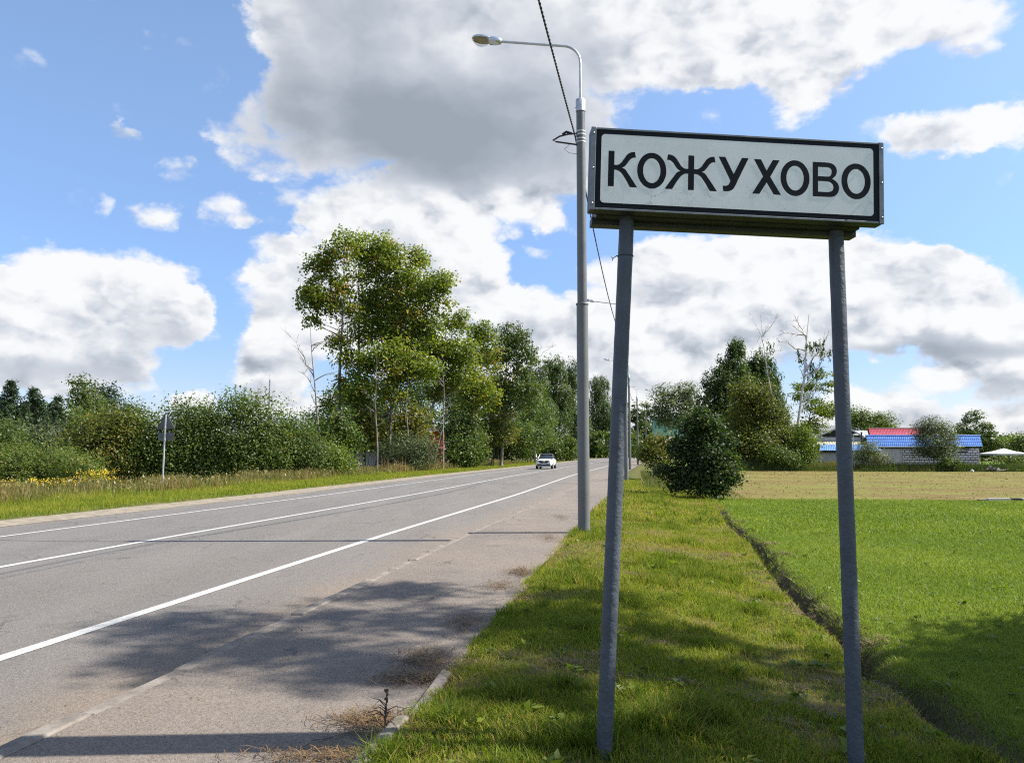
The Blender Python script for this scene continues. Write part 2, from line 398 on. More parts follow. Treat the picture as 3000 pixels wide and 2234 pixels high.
def asphalt_mat(name, c0, c1, sand, road=True):
    m, N, out = new_mat(name); co = obj_co(N)
    g = N.noise(co, 140.0, 3, 0.75); g2 = N.noise(co, 38.0, 4, 0.7)
    big = N.noise(N.v('MULTIPLY', co, (0.9, 0.13, 1)), 1.0, 5, 0.6); pat = N.noise(co, 0.55, 5, 0.6)
    c = N.mix(N.smooth(g, 0.32, 0.68), c0, c1)
    c = N.mix(N.m('MULTIPLY', N.smooth(g2, 0.58, 0.75), 0.35), c, tuple(v * 1.7 for v in c1))
    c = N.mix(N.m('MULTIPLY', N.smooth(g2, 0.42, 0.26), 0.45), c, tuple(v * 0.5 for v in c0))
    c = N.mix(N.smooth(big, 0.3, 0.7, 0.0, 0.28), c, tuple(v * 1.45 for v in c1))
    if road:
        a = N.n('Attribute', attribute_name='edge', attribute_type='GEOMETRY').outputs['Fac']
        sandf = N.m('MULTIPLY', a, N.smooth(pat, 0.3, 0.62, 0.35, 1.0), clamp=True)
        c = N.mix(N.m('MULTIPLY', sandf, 0.75), c, sand)
        cr = N.n('Attribute', attribute_name='crack', attribute_type='GEOMETRY').outputs['Fac']
        jag = N.m('ADD', cr, N.m('MULTIPLY', N.m('SUBTRACT', N.noise(co, 7.0, 5, 0.7), 0.5), 0.9))
        c = N.mix(N.m('MULTIPLY', N.m('MULTIPLY', N.smooth(jag, 0.62, 0.9), N.smooth(N.noise(co, 0.35, 3, 0.5), 0.3, 0.5, 0.15, 1.0)), 0.7), c, (.022, .021, .021))
    else:
        c = N.mix(N.smooth(pat, 0.34, 0.66, 0.0, 0.55), c, sand)
        st = N.smooth(N.noise(co, 9.0, 5, 0.7), 0.62, 0.75)
        c = N.mix(N.m('MULTIPLY', st, 0.4), c, tuple(v * .5 for v in c0))
    wh = N.n('TexVoronoi', {'Vector': co, 'Scale': 24.0, 'Randomness': 1.0}); dk = N.n('TexVoronoi', {'Vector': co, 'Scale': 31.0, 'Randomness': 1.0}).outputs['Distance']
    agg = N.n('TexVoronoi', {'Vector': co, 'Scale': 85.0, 'Randomness': 1.0}).outputs['Color']
    av = N.n('SeparateColor', {0: agg}).outputs[0]
    c = N.mix(N.smooth(av, 0.55, 1.0, 0.0, 0.28), c, tuple(v * 1.9 for v in c1)); c = N.mix(N.smooth(av, 0.40, 0.0, 0.0, 0.34), c, tuple(v * 0.45 for v in c0))
    c = N.mix(N.m('MULTIPLY', N.smooth(wh.outputs['Distance'], 0.13, 0.06), 0.6), c, (.40, .38, .35))
    c = N.mix(N.m('MULTIPLY', N.smooth(dk, 0.14, 0.07), 0.6), c, (.035, .033, .032))
    ck = N.n('TexVoronoi', {'Vector': N.v('ADD', N.v('MULTIPLY', co, (1, .55, 1)), N.scale(N.noise(co, 3.0, 4, .6, out=1), .5)), 'Scale': .55}, feature='DISTANCE_TO_EDGE').outputs['Distance']
    c = N.mix(N.m('MULTIPLY', N.m('MULTIPLY', N.smooth(ck, 0.010, 0.003), N.smooth(N.noise(co, .4, 3, .5), .48, .6)), 0.55), c, (.03, .028, .027))
    c = N.mix(N.smooth(N.noise(co, 2.3, 6, 0.7), 0.55, 0.75, 0.0, 0.35), c, tuple(v * .62 for v in c0))
    b = N.n('BsdfPrincipled', {'Base Color': c, 'Roughness': 0.88, 'Specular IOR Level': 0.25})
    bn = N.n('Bump', {'Height': N.m('ADD', g, N.m('MULTIPLY', g2, 1.5)), 'Strength': 0.8, 'Distance': 0.010}); N.t.links.new(bn.outputs[0], b.inputs['Normal'])
    N.t.links.new(b.outputs[0], out.inputs[0]); return m


M['road'] = asphalt_mat('worn_asphalt', (.100, .094, .087), (.168, .158, .147), (.24, .185, .135))
M['walk'] = asphalt_mat('dusty_pavement', (.120, .103, .089), (.186, .161, .138), (.235, .190, .150), road=False)
M['sand'] = plain('gravelly_sand', (.25, .215, .165), 0.95, var=0.28, scale=3.0, bump=0.7, bscale=45, dirt=0.4, dirtcol=(.12, .105, .08), spec=0.1)
M['kerb'] = plain('old_concrete', (.192, .168, .142), 0.9, var=0.25, scale=7.0, bump=0.5, bscale=70, dirt=0.6, spec=0.2)
M['paint'] = plain('road_paint', (.43, .43, .41), 0.75, var=0.16, scale=30.0, dirt=0.75, dirtcol=(.20, .19, .18), spec=0.2, bump=.5, bscale=120)


def ground_mat():
    m, N, out = new_mat('turf_and_soil'); co = obj_co(N)
    at_ = lambda k: N.n('Attribute', attribute_name=k, attribute_type='GEOMETRY').outputs['Fac']
    field, soil, lawn = at_('field'), at_('soil'), at_('lawn')
    n1 = N.noise(co, 1.1, 5, 0.62); n2 = N.noise(co, 9.0, 5, 0.65); n3 = N.noise(co, 46.0, 4, 0.7)
    green = N.mix(N.smooth(n2, 0.3, 0.7), (.045, .068, .014), (.095, .125, .026))
    dry = N.mix(N.smooth(n3, 0.3, 0.7), (.10, .072, .035), (.205, .155, .080))
    verge = N.mix(N.smooth(N.m('ADD', n1, N.m('MULTIPLY', n2, 0.35)), 0.62, 0.86, 0.15, 0.9), green, dry)
    lw = N.mix(N.smooth(n2, 0.3, 0.7), (.070, .130, .014), (.120, .190, .024))
    lw = N.mix(N.smooth(N.noise(co, 0.5, 4, 0.6), 0.42, 0.72, 0.0, 0.55), lw, (.17, .20, .035))
    lw = N.mix(N.m('MULTIPLY', N.smooth(n3, 0.55, 0.72), 0.4), lw, (.05, .075, .012))
    c = N.mix(lawn, verge, lw)
    fs = N.v('MULTIPLY', co, (0.55, 1.6, 1))
    fcol = N.ramp(N.noise(fs, 2.4, 7, 0.72), [(0.28, (.075, .055, .018)), (0.42, (.140, .105, .036)), (0.55, (.178, .136, .048)), (0.75, (.215, .170, .064))])
    fcol = N.mix(N.smooth(N.noise(co, 0.16, 5, 0.62), 0.40, 0.62, 0.0, 0.85), fcol, (.165, .172, .040))
    fcol = N.mix(N.smooth(N.noise(N.v('MULTIPLY', co, (.30, .55, 1)), 1.0, 7, 0.72), 0.50, 0.70, 0.0, 0.75), fcol, (.085, .062, .024))
    fcol = N.mix(N.smooth(N.noise(N.v('MULTIPLY', co, (.12, .30, 1)), 1.0, 6, 0.7), 0.52, 0.70, 0.0, 0.6), fcol, (.25, .195, .085))
    c = N.mix(field, c, fcol)
    sc = N.mix(N.smooth(n3, 0.3, 0.7), (.045, .033, .022), (.135, .100, .066))
    c = N.mix(soil, c, sc)
    b = N.n('BsdfPrincipled', {'Base Color': c, 'Roughness': 0.95, 'Specular IOR Level': 0.1})
    bn = N.n('Bump', {'Height': N.m('ADD', n3, N.m('MULTIPLY', n2, 2.0)), 'Strength': 0.8, 'Distance': 0.03}); N.t.links.new(bn.outputs[0], b.inputs['Normal'])
    N.t.links.new(b.outputs[0], out.inputs[0]); return m


M['ground'] = ground_mat()
M['post_paint'] = plain('slate_blue_post_paint', (.066, .079, .097), 0.5, var=0.16, scale=5.0, bump=.8, bscale=30, dirt=0.3, dirtcol=(.022, .026, .032), spec=0.35)
M['box_metal'] = plain('dark_box_metal', (.036, .040, .041), 0.5, metal=0.3, var=0.25, scale=6.0, bump=0.2, bscale=20, dirt=0.5, dirtcol=(.06, .058, .045))
M['trim'] = plain('dull_zinc_trim', (.17, .185, .19), 0.45, metal=0.7, var=0.2, scale=9.0, dirt=0.5)
M['black_film'] = plain('black_film', (.007, .010, .014), 0.55, var=0.2, scale=4.0, spec=0.15)
M['screw'] = plain('zinc_screw', (.45, .46, .46), 0.3, metal=0.9)
M['lamp_grey'] = plain('grey_lamp_paint', (.130, .134, .138), 0.5, var=0.1, scale=2.2, bump=0.15, bscale=30, dirt=0.35, dirtcol=(.15, .145, .135))
M['lamp_up'] = plain('grey_lamp_paint_upper', (.118, .122, .128), 0.45, var=0.1, scale=3.0, dirt=0.2, dirtcol=(.14, .135, .13))
M['galv'] = plain('galvanised_steel', (.50, .52, .53), 0.38, metal=0.6, var=0.12, scale=12.0)
M['silver'] = plain('silver_luminaire', (.58, .61, .65), 0.28, metal=0.7, var=0.08)
M['reflector'] = plain('tarnished_reflector', (.34, .29, .19), 0.3, metal=0.6)
M['rubber'] = plain('black_rubber', (.016, .016, .017), 0.7, var=0.1)
M['cable'] = plain('black_cable', (.012, .012, .013), 0.55)
M['white_tape'] = plain('white_band', (.62, .62, .60), 0.5)


def glass_mat():
    m, N, out = new_mat('clear_bowl')
    g = N.n('BsdfGlass', {'Color': (.95, .96, .95), 'Roughness': 0.05, 'IOR': 1.12}); t = N.n('BsdfTransparent', {'Color': (.94, .95, .94)})
    N.t.links.new(N.n('MixShader', {0: 0.35, 1: t.outputs[0], 2: g.outputs[0]}).outputs[0], out.inputs[0]); return m


M['glass'] = glass_mat()


def face_mat():
    m, N, out = new_mat('cracked_white_film'); co = obj_co(N)
    sx = N.n('SeparateXYZ', {0: co})
    wv = N.v('ADD', co, N.v('MULTIPLY', N.v('SUBTRACT', N.noise(co, 9.0, 5, 0.65, out=1), (.5, .5, .5)), (.11, .11, .11)))
    vo = N.n('TexVoronoi', {'Vector': wv, 'Scale': 8.5}, feature='DISTANCE_TO_EDGE').outputs['Distance']
    vo2 = N.n('TexVoronoi', {'Vector': wv, 'Scale': 19.0}, feature='DISTANCE_TO_EDGE').outputs['Distance']
    low = N.smooth(sx.outputs[2], 0.24, 0.05)
    brk = N.smooth(N.noise(co, 5.0, 4, 0.6), 0.44, 0.62)
    crk = N.m('MULTIPLY', N.m('MULTIPLY', N.smooth(vo, 0.010, 0.003), low), brk)
    crk2 = N.m('MULTIPLY', N.m('MULTIPLY', N.smooth(vo2, 0.013, 0.004), N.smooth(N.noise(co, 3.0, 3, 0.6), 0.55, 0.68)), 0.55)
    k = N.m('MAXIMUM', N.m('MULTIPLY', crk, 0.8), crk2)
    c = N.mix(N.smooth(N.noise(co, 4.0, 5, 0.6), 0.3, 0.7), (.70, .715, .70), (.78, .79, .775))
    c = N.mix(N.m('MULTIPLY', N.smooth(N.noise(N.v('MULTIPLY', co, (6, 1, 1.2)), 4.0, 5, 0.7), 0.55, 0.8), 0.25), c, (.48, .47, .43))
    c = N.mix(k, c, (.12, .12, .11))
    b = N.n('BsdfPrincipled', {'Base Color': c, 'Roughness': 0.4, 'Specular IOR Level': 0.4}); N.t.links.new(b.outputs[0], out.inputs[0]); return m


M['face'] = face_mat()

# ------------------------------------------------------------------ road geometry: u runs across, Y ahead; the road swings 10 degrees right
SLOPE = 0.175
SH_Y = np.array([-60, 0, 7, 16, 33, 60, 85, 110, 200, 240, 270, 300, 330, 3000.0]); SH_V = np.array([.17, .17, .13, .0, .12, -.32, -.05, .28, .45, 1.5, 5, 13, 27, 27])


def shift(Y):
    Y = np.asarray(Y, float); w = np.linspace(-3, 3, 7)
    return np.mean([np.interp(Y + k, SH_Y, SH_V) for k in w], axis=0)


def wx(u, Y): return np.asarray(u, float) + SLOPE * np.asarray(Y, float) + shift(Y)


U_R, U_C, U_L, U_K, U_E, U_S, U_A = -5.70, -10.05, -13.60, -3.72, -1.62, -16.7, -15.5

# drain trench between verge and lawn
DT = [on(x, y, -0.08) for x, y in ((2090, 1470), (2130, 1522), (2215, 1602), (2270, 1672), (2340, 1745), (2420, 1832), (2520, 1930), (2640, 2010), (2800, 2120), (2950, 2230))]
DT_Y = np.array([p.y for p in DT][::-1]); DT_X = np.array([p.x for p in DT][::-1])


def trench_d(x, Y):
    cx = np.interp(Y, DT_Y, DT_X) + 0.26 * (vn(Y * 1.5, Y * 0, 5, 4) - 0.5) + np.where(Y > DT_Y[-1], (Y - DT_Y[-1]) * 0.17, 0) + np.where(Y < DT_Y[0], (Y - DT_Y[0]) * -0.2, 0)
    return x - cx


def height(x, Y):
    """terrain level"""
    x = np.asarray(x, float); Y = np.asarray(Y, float)
    u = x - SLOPE * Y - shift(Y)
    hn = vn(x * 0.9, Y * 0.9, 3) - 0.5; hf = vn(x * 4.3, Y * 4.3, 9) - 0.5
    d = trench_d(x, Y)
    far = np.clip((Y - 20) / 60, 0, 1)
    right = np.interp(u, [U_E - .1, U_E + .12, U_E + .6, U_E + 1.6, U_E + 2.6, U_E + 4.2, U_E + 8, U_E + 30], [.12, .155, .17, .10, -.04, -.10, -.11, -.22])
    right = right - far * 0.14 * np.clip((u - U_E - 3) / 4, 0, 1) + hn * 0.05 * np.clip((u - U_E) / .6, 0, 1) + hf * 0.018
    amp = np.interp(Y, [2, 4.2, 6, 24, 27.5], [.03, .07, .20, .17, 0])
    right = right - amp * np.exp(-(d / 0.11) ** 2) * (0.7 + 0.6 * vn(x * 3, Y * 3, 4)) + amp * 0.35 * np.exp(-((d - 0.33) / 0.15) ** 2) * vn(x * 5, Y * 5, 8)
    left = np.interp(u, [-200, -45, -30, U_S - 5, U_S - .5, U_S], [-.45, -.4, -.25, -.10, .05, .0]) + hn * 0.08
    road = np.full_like(x, -0.07)
    h = np.where(u > U_E - .1, right, np.where(u < U_S, left, road))
    return h


def grid_lines(a, b, step): return list(np.arange(a, b, step))


us = [-1800, -900, -450, -220, -120, -80, -60] + grid_lines(-48, -20, 1.0) + grid_lines(-20, U_S, .35) + [U_S, U_S + .02, -10, U_E - .35, U_E - .12] + grid_lines(U_E - .02, 8.5, .075) + grid_lines(8.5, 22, .5) + [24, 28, 34, 42, 55, 75, 110, 170, 300, 600, 1200, 2200]
ys = [-300, -80, -30, -12, -6, -3, -1, 0.5, 1.6] + grid_lines(2.4, 12, .075) + grid_lines(12, 30, .16) + grid_lines(30, 60, .8) + grid_lines(60, 130, 4) + [135, 150, 170, 200, 250, 320, 450, 700, 1100, 1800, 3200]
us = np.array(sorted(us)); ys = np.array(sorted(ys))
UU, YY = np.meshgrid(us, ys); XX = wx(UU, YY); ZZ = height(XX, YY)
nu, ny = len(us), len(ys)
idx = np.arange(nu * ny).reshape(ny, nu)
F = np.stack([idx[:-1, :-1], idx[:-1, 1:], idx[1:, 1:], idx[1:, :-1]], -1).reshape(-1, 4)
x_, y_ = XX.ravel(), YY.ravel(); u_ = UU.ravel(); d_ = trench_d(x_, y_)
LAWN_END = 31.3
wob = 1.2 * (vn(x_ * .4, y_ * .4, 21) - .5)
a_lawn = np.clip((d_ - 0.15) / 0.25, 0, 1) * (y_ < 200)
a_field = np.clip((y_ + wob * 1.2 - LAWN_END) / 0.8, 0, 1) * np.clip((u_ - 2.6) / 1.0, 0, 1) * np.clip((112 - y_) / 6, 0, 1)
a_soil = np.exp(-((d_ - .02) / 0.20) ** 2) * np.interp(y_, [2, 5, 8, 25, 28], [.75, .85, 1, .9, 0]) * (0.5 + 0.7 * vn(x_ * 4, y_ * 2, 31)) * (u_ > 0)
a_soil = np.maximum(a_soil, np.clip(1 - np.abs(u_ - U_E - .05) / .12, 0, 1) * .5)
g = raw_mesh('ground', np.stack([x_, y_, ZZ.ravel()], -1), F, M['ground'], attrs={'lawn': a_lawn, 'field': a_field, 'soil': np.clip(a_soil, 0, 1)}, smooth=True)
tag(g, kind='structure')


def strip(name, u0, u1, Y0, Y1, z, m, step=1.0, parent=None, nacross=1, attr=None, wob0=0, wob1=0, seed=0, zfun=None):
    n = int((Y1 - Y0) / step) + 2; Y = np.linspace(Y0, Y1, n)
    rows = []
    for k in range(nacross + 1):
        f = k / nacross
        a = u0 + wob0 * (vn(Y * 1.1, Y * 0 + seed, 41, 4) - .5); b = u1 + wob1 * (vn(Y * 1.3, Y * 0 + 9 + seed, 43, 4) - .5)
        u = a * (1 - f) + b * f
        rows.append((u, np.stack([wx(u, Y), Y, np.full(n, z) if zfun is None else zfun(u, Y)], -1)))
    V = np.stack([r for _, r in rows], 1).reshape(-1, 3); w = nacross + 1
    idx = np.arange(n * w).reshape(n, w)
    F = np.stack([idx[:-1, :-1], idx[:-1, 1:], idx[1:, 1:], idx[1:, :-1]], -1).reshape(-1, 4)
    U = np.stack([u for u, _ in rows], 1).ravel(); Yf = np.repeat(Y, w)
    return raw_mesh(name, V, F, m, parent, attrs=attr(U, Yf) if attr else None, smooth=True)


def road_attr(U, Y):
    edge = np.clip(1 - np.abs(U - (U_K - .25)) / 1.15, 0, 1) ** 1.3 * np.interp(Y, [0, 14, 40, 80], [1.0, .9, .6, .4]) + .5 * np.clip(1 - np.abs(U - U_A) / .8, 0, 1) + .20 * (U > U_R) + .16 * ((U > U_C + 1) & (U < U_R))
    cu = np.interp(Y, [0, 8, 13, 14.5, 20, 30, 60], [-9.0, -9.05, -9.25, -9.55, -9.3, -9.0, -8.6])
    return {'edge': edge, 'crack': np.clip(1 - np.abs(U - cu) / .14, 0, 1) * (Y < 75)}


tag(strip('road', U_A, U_K + .08, -60, 330, 0.0, M['road'], 0.5, nacross=170, attr=road_attr), kind='structure')
tag(strip('gravel_shoulder', U_S - .25, U_A + .18, -60, 325, 0.006, M['sand'], 0.4, wob0=.5, wob1=.30, nacross=6), kind='structure')
for (u, w_) in ((U_L, .13), (U_C, .15), (U_R, .16)):
    tag(strip('road_marking', u - w_ / 2, u + w_ / 2, -40, 300, 0.005, M['paint'], 0.5, wob0=.012, wob1=.012), kind='structure')

# raised footway, its kerb stones one by one
WZ = 0.15
pv = strip('pavement', U_K + .15, U_E + .02, -40, 190, WZ, M['walk'], .35, nacross=4, wob1=.16)
tag(pv, kind='structure')
mb = MB(); mb.box((0, 0, 0), (.145, 1, .20)); stone_me = mb.build('kerb_stone', M['kerb'], pv)
stone_me.data.name = 'kerb_stone'
bm = bmesh.new(); bm.from_mesh(stone_me.data); bmesh.ops.bevel(bm, geom=bm.edges[:], offset=.014, segments=1, affect='EDGES'); bm.to_mesh(stone_me.data); bm.free()
Yk, k = -1.0, 0
while Yk < 92:
    ln = 1.0 if Yk < 40 else 2.0
    o = stone_me if k == 0 else stone_me.copy()
    if k: COL.objects.link(o); o.parent = pv
    ym = Yk + ln / 2
    sink = (-0.006 + 0.020 * random.random()) if ym < 9.5 else 0.012 * random.random()
    o.location = (float(wx(U_K + .075 + random.uniform(-.012, .012), ym)), ym, WZ - .095 - sink)
    o.rotation_euler = (random.uniform(-.012, .012), random.uniform(-.05, .05), -math.atan(SLOPE) + random.uniform(-.012, .012))
    o.scale = (1, ln * .992, 1); Yk += ln; k += 1
# old edging stones where the footway meets the turf, leaning and half overgrown
edging = thing('edging_kerb', 'row of tilted old edging stones half buried along the near turf edge', 'kerb', (0, 0, 0))
for i, (Yc, tilt) in enumerate(((3.35, .20), (4.35, -.10), (5.36, .28))):
    mb = MB(); mb.box((0, 0, 0), (.085, .97, .20)); o = mb.build('edging_stone', M['kerb'], edging, bevel=.015)
    o.location = (float(wx(U_E - .01, Yc)), Yc, WZ - .062 + (.004, .012, -.006)[i]); o.rotation_euler = (.02 * (i - 1), tilt, -math.atan(SLOPE) + .05 * (i - 1))


# ------------------------------------------------------------------ village sign
def curve_mesh(name, outlines, m, parent, thick=0.0):
    """outlines: list of [(x, y, corner?)]; filled flat shape in x-z, facing -y"""
    cu = bpy.data.curves.new(name, 'CURVE'); cu.dimensions = '2D'; cu.fill_mode = 'BOTH' if thick else 'FRONT'; cu.resolution_u = 6; cu.extrude = thick
    for pts in outlines:
        sp = cu.splines.new('BEZIER'); sp.bezier_points.add(len(pts) - 1); sp.use_cyclic_u = True
        for bp, p in zip(sp.bezier_points, pts):
            bp.co = (p[0], p[1], 0); h = 'AUTO' if len(p) > 2 else 'VECTOR'; bp.handle_left_type = bp.handle_right_type = h
    tmp = bpy.data.objects.new(name, cu); COL.objects.link(tmp)
    dg = bpy.context.evaluated_depsgraph_get()
    me = bpy.data.meshes.new_from_object(tmp.evaluated_get(dg))
    bpy.data.objects.remove(tmp); bpy.data.curves.remove(cu)
    me.transform(Matrix.Rotation(PI / 2, 4, 'X')); me.materials.clear(); me.materials.append(m); me.name = name
    o = bpy.data.objects.new(name, me); COL.objects.link(o); o.parent = parent; return o


S = 's'
GL = {
    'K': [[(0, 0), (0, 100), (16, 100), (16, 61), (24, 61, S), (33, 66, S), (42, 79, S), (51, 92, S), (60, 98, S), (71, 100), (74, 84), (66, 83, S), (58, 77, S), (50, 65, S), (43, 57, S), (37, 54), (45, 50, S), (54, 38, S), (79, 0), (59, 0), (41, 31, S), (33, 41, S), (25, 46, S), (16, 47), (16, 0)]],
    'O': None,
    'ZH': None,
    'U': [[(0, 100), (19, 100), (43, 51), (66, 100), (85, 100), (54, 32), (47, 16, S), (39, 5, S), (28, .5, S), (14, 0), (12, 16), (21, 16, S), (28, 19, S), (32, 26, S), (34, 31)]],
    'H': [[(0, 0), (30, 51), (4, 100), (24, 100), (40, 68), (57, 100), (76, 100), (50, 51), (80, 0), (60, 0), (40, 34), (20, 0)]],
    'V': [[(0, 0), (0, 100), (42, 100), (55, 97, S), (65, 88, S), (68, 76, S), (65, 64, S), (55, 53.5), (66, 46, S), (73, 35, S), (74, 26, S), (69, 11, S), (58, 2, S), (44, 0)],
          [(15, 86), (40, 86), (48, 84, S), (53, 77, S), (53, 70, S), (49, 61, S), (40, 59), (15, 59)], [(15, 45), (42, 45), (52, 41, S), (58, 30, S), (55, 19, S), (43, 14), (15, 14)]],
}


def ell(cx, cy, rx, ry, n=16): return [(cx + rx * math.cos(2 * PI * i / n), cy + ry * math.sin(2 * PI * i / n), S) for i in range(n)]


GL['O'] = [ell(41, 50, 41, 52), ell(41, 50, 24.5, 36)]
kr = [(p[0] - 8,) + tuple(p[1:]) for p in GL['K'][0][2:]]           # right half of zhe from the arms of K
zr = kr                                                            # starts (8,100) ... ends (8,0)
zl = [(-p[0],) + tuple(p[1:]) for p in reversed(zr)]
GL['ZH'] = [zr + zl]

# front corners of the box as surveyed
YL, YR = 4.40, 4.49
TL, BL, TR, BR = at(1734, 373, YL), at(1725, 614, YL), at(2583, 421, YR), at(2591, 656, YR)
SW = (((TR - TL).length + (BR - BL).length) / 2); SHH = ((TL - BL).length + (TR - BR).length) / 2
ax = ((TR - TL) + (BR - BL)).normalized()
az_ = Vector((0, 0, 1)); az_ = (az_ - ax * az_.dot(ax)).normalized(); ay = az_.cross(ax)   # ay points away from the viewer
RS = Matrix((ax, ay, az_)).transposed()
org = (BL + TL + TR + BR) / 4 - ax * SW / 2 - az_ * SHH / 2

postL_top = at(1836, 655, YL + .14); postL_bot = at(1770, 2190, 4.36); postR_top = at(2449, 690, YR + .15); postR_bot = at(2511, 2300, 4.52)
base_mid = (postL_bot + postR_bot) / 2; base_mid.z = 0.0
sg = thing('village_sign', 'white place-name sign box reading КОЖУХОВО on two slate blue posts', 'road sign', base_mid)


def loc_(v): return Vector(v) - base_mid


box = MB(); box.box((SW / 2, .047, SHH / 2), (SW, .088, SHH)); box.box((SW / 2 - .02, .185, SHH / 2 - .02), (SW - .15, .19, SHH - .02))
bx = box.build('sign_box', M['box_metal'], sg, bevel=.006)
bx.location = loc_(org); bx.rotation_euler = RS.to_euler()
tr = MB()
for xx in (.014, SW - .014): tr.box((xx, -.004, SHH / 2), (.028, .014, SHH + .004))
tr.box((SW / 2, -.003, SHH - .006), (SW - .06, .012, .012)); tr.box((SW / 2, -.003, .006), (SW - .06, .012, .012))
tr.build('edge_trim', M['trim'], bx, bevel=.002)


def rrect(x0, y0, x1, y1, r, n=5):
    pts = []
    for cx, cy, a0 in ((x1 - r, y0 + r, -PI / 2), (x1 - r, y1 - r, 0), (x0 + r, y1 - r, PI / 2), (x0 + r, y0 + r, PI)):
        for i in range(n + 1): pts.append((cx + r * math.cos(a0 + PI / 2 * i / n), cy + r * math.sin(a0 + PI / 2 * i / n)))
    return pts


x0, x1, z0, z1 = .030, SW - .030, .013, SHH - .013
bo = MB(); bo.prism([(x0, z0), (x1, z0), (x1, z1), (x0, z1)], 0, .004, Matrix.Rotation(PI / 2, 4, 'X'))
b_ = bo.build('border', M['black_film'], bx); b_.location = (0, -.0005, 0)
xi0, xi1, zi0, zi1 = .060, SW - .062, .042, SHH - .038
fp = MB(); fp.prism(rrect(xi0, zi0, xi1, zi1, .022), 0, .003, Matrix.Rotation(PI / 2, 4, 'X'))
f_ = fp.build('face_panel', M['face'], bx); f_.location = (0, -.0050, 0)


def sign_uv(x, y):                                                   # zoom crop pixel -> sign plane
    px, py = 1650 + x / 2.219, 300 + y / 2.219
    r = Vector(ray(px, py)); o = Vector((0, 0, EYE)); t = (org - o).dot(ay) / r.dot(ay)
    q = o + r * t - org; return q.dot(ax), q.dot(az_)


LET = [('K', (288, 549), (297, 320), (477, 558), 79), ('O', (477, 449), (666, 449), None, 82), ('ZH', None, None, None, 0), ('U', None, None, None, 0), ('H', None, None, None, 0), ('O', (1409, 497), (1597, 497), None, 82), ('V', None, None, None, 0), ('O', (1805, 517), (1995, 517), None, 82)]
spans = {0: (288, 479, 79), 1: (477, 666, 82), 2: (657, 997, 142), 3: (1005, 1201, 85), 4: (1225, 1412, 80), 5: (1409, 1597, 82), 6: (1618, 1789, 74), 7: (1805, 1995, 82)}
base_y = {0: 552, 1: 559, 2: 573, 3: 583, 4: 600, 5: 607, 6: 617, 7: 628}
top_y = {0: 322, 1: 336, 2: 349, 3: 361, 4: 376, 5: 385, 6: 394, 7: 406}
names_ = ['K', 'O', 'ZH', 'U', 'H', 'O', 'V', 'O']
for i, nm in enumerate(names_):
    xa, xb, wd = spans[i]
    ua, _ = sign_uv(xa, base_y[i]); ub, _ = sign_uv(xb, base_y[i])
    _, va = sign_uv((xa + xb) / 2, base_y[i]); _, vb = sign_uv((xa + xb) / 2, top_y[i])
    mn = min(p[0] for o_ in GL[nm] for p in o_); mx = max(p[0] for o_ in GL[nm] for p in o_)
    sx_ = (ub - ua) / (mx - mn); sz_ = (vb - va) / 100
    outl = [[((p[0] - mn) * sx_, p[1] * sz_) + tuple(p[2:]) for p in o_] for o_ in GL[nm]]
    lt = curve_mesh('letter', outl, M['black_film'], f_); lt.location = (ua, -.0032 - .0006, va)
for xx in (.014, SW - .014):
    for zz in (.035, SHH / 2, SHH - .035):
        sc_ = MB(); sc_.tube([(xx, -.011, zz), (xx, -.016, zz), (xx, -.018, zz)], [.007, .006, .002], 8); sc_.build('screw', M['screw'], bx)
for xx in (.30, 1.36):
    hb = MB(); hb.box((xx, .06, SHH + .005), (.16, .06, .008)); hb.box((xx + .0, .06, SHH + .014), (.022, .022, .016)); hb.build('lid_hinge', M['box_metal'], bx)
bb = MB(); bb.box((SW / 2 - .02, .21, -.012), (SW - .12, .09, .045)); bb.build('mounting_rail', M['box_metal'], bx, bevel=.004)


def wobble_post(a, b, r0, r1, n=60):
    mb = MB(); a = Vector(a); b = Vector(b); pts = [a.lerp(b, i / (n - 1)) for i in range(n)]
    sides = 28; rings = []
    for i, p in enumerate(pts):
        ring = []
        for k in range(sides):
            th = 2 * PI * k / sides; f = i / (n - 1)
            e = .0016 * (vn(np.array([k * .9 + 3]), np.array([f * 90.0]), 77, 3)[0] - .5) * 2
            r = r0 * (1 - f) + r1 * f + e; ring.append(p + Vector((r * math.cos(th), r * math.sin(th), 0)))
        rings.append(ring)
    return mb.loft(rings)


for nm, a, b in (('L', postL_bot, postL_top), ('R', postR_bot, postR_top)):
    g0 = float(height(np.array([a.x]), np.array([a.y]))[0]); dirv = (b - a).normalized()
    a2 = a + dirv * ((g0 - .12 - a.z) / dirv.z)
    top = b + dirv * .10
    wobble_post(loc_(a2), loc_(top), .0435, .0435).build('post', M['post_paint'], sg)
    fl = MB(); q = RS.to_quaternion()
    c = loc_(b + Vector((0, 0, .085)))
    fl.box(c, (.17, .12, .012), RS); fl.box(c + RS @ Vector((.045, -.03, -.02)), (.03, .012, .045), RS); fl.box(c + RS @ Vector((-.05, 0, -.015)), (.02, .08, .03), RS)
    fl.build('flange', M['box_metal'], sg)
wb = at(1832, 748, YL + .13); wr = MB()
wr.tube([loc_(wb) + Vector((.047 * math.cos(t * PI / 8), .047 * math.sin(t * PI / 8), -.004 * t / 8)) for t in range(17)], .0022, 5)
wr.tube([loc_(wb) + Vector((-.047, 0, 0)), loc_(wb) + Vector((-.062, -.01, -.012)), loc_(wb) + Vector((-.075, -.012, -.022)), loc_(wb) + Vector((-.083, -.012, -.012))], .0028, 5)
wr.tube([loc_(wb) + Vector((-.072, -.012, -.02)), loc_(wb) + Vector((-.080, -.01, -.034))], .0026, 5)
wr.build('wire_tie', M['cable'], sg)

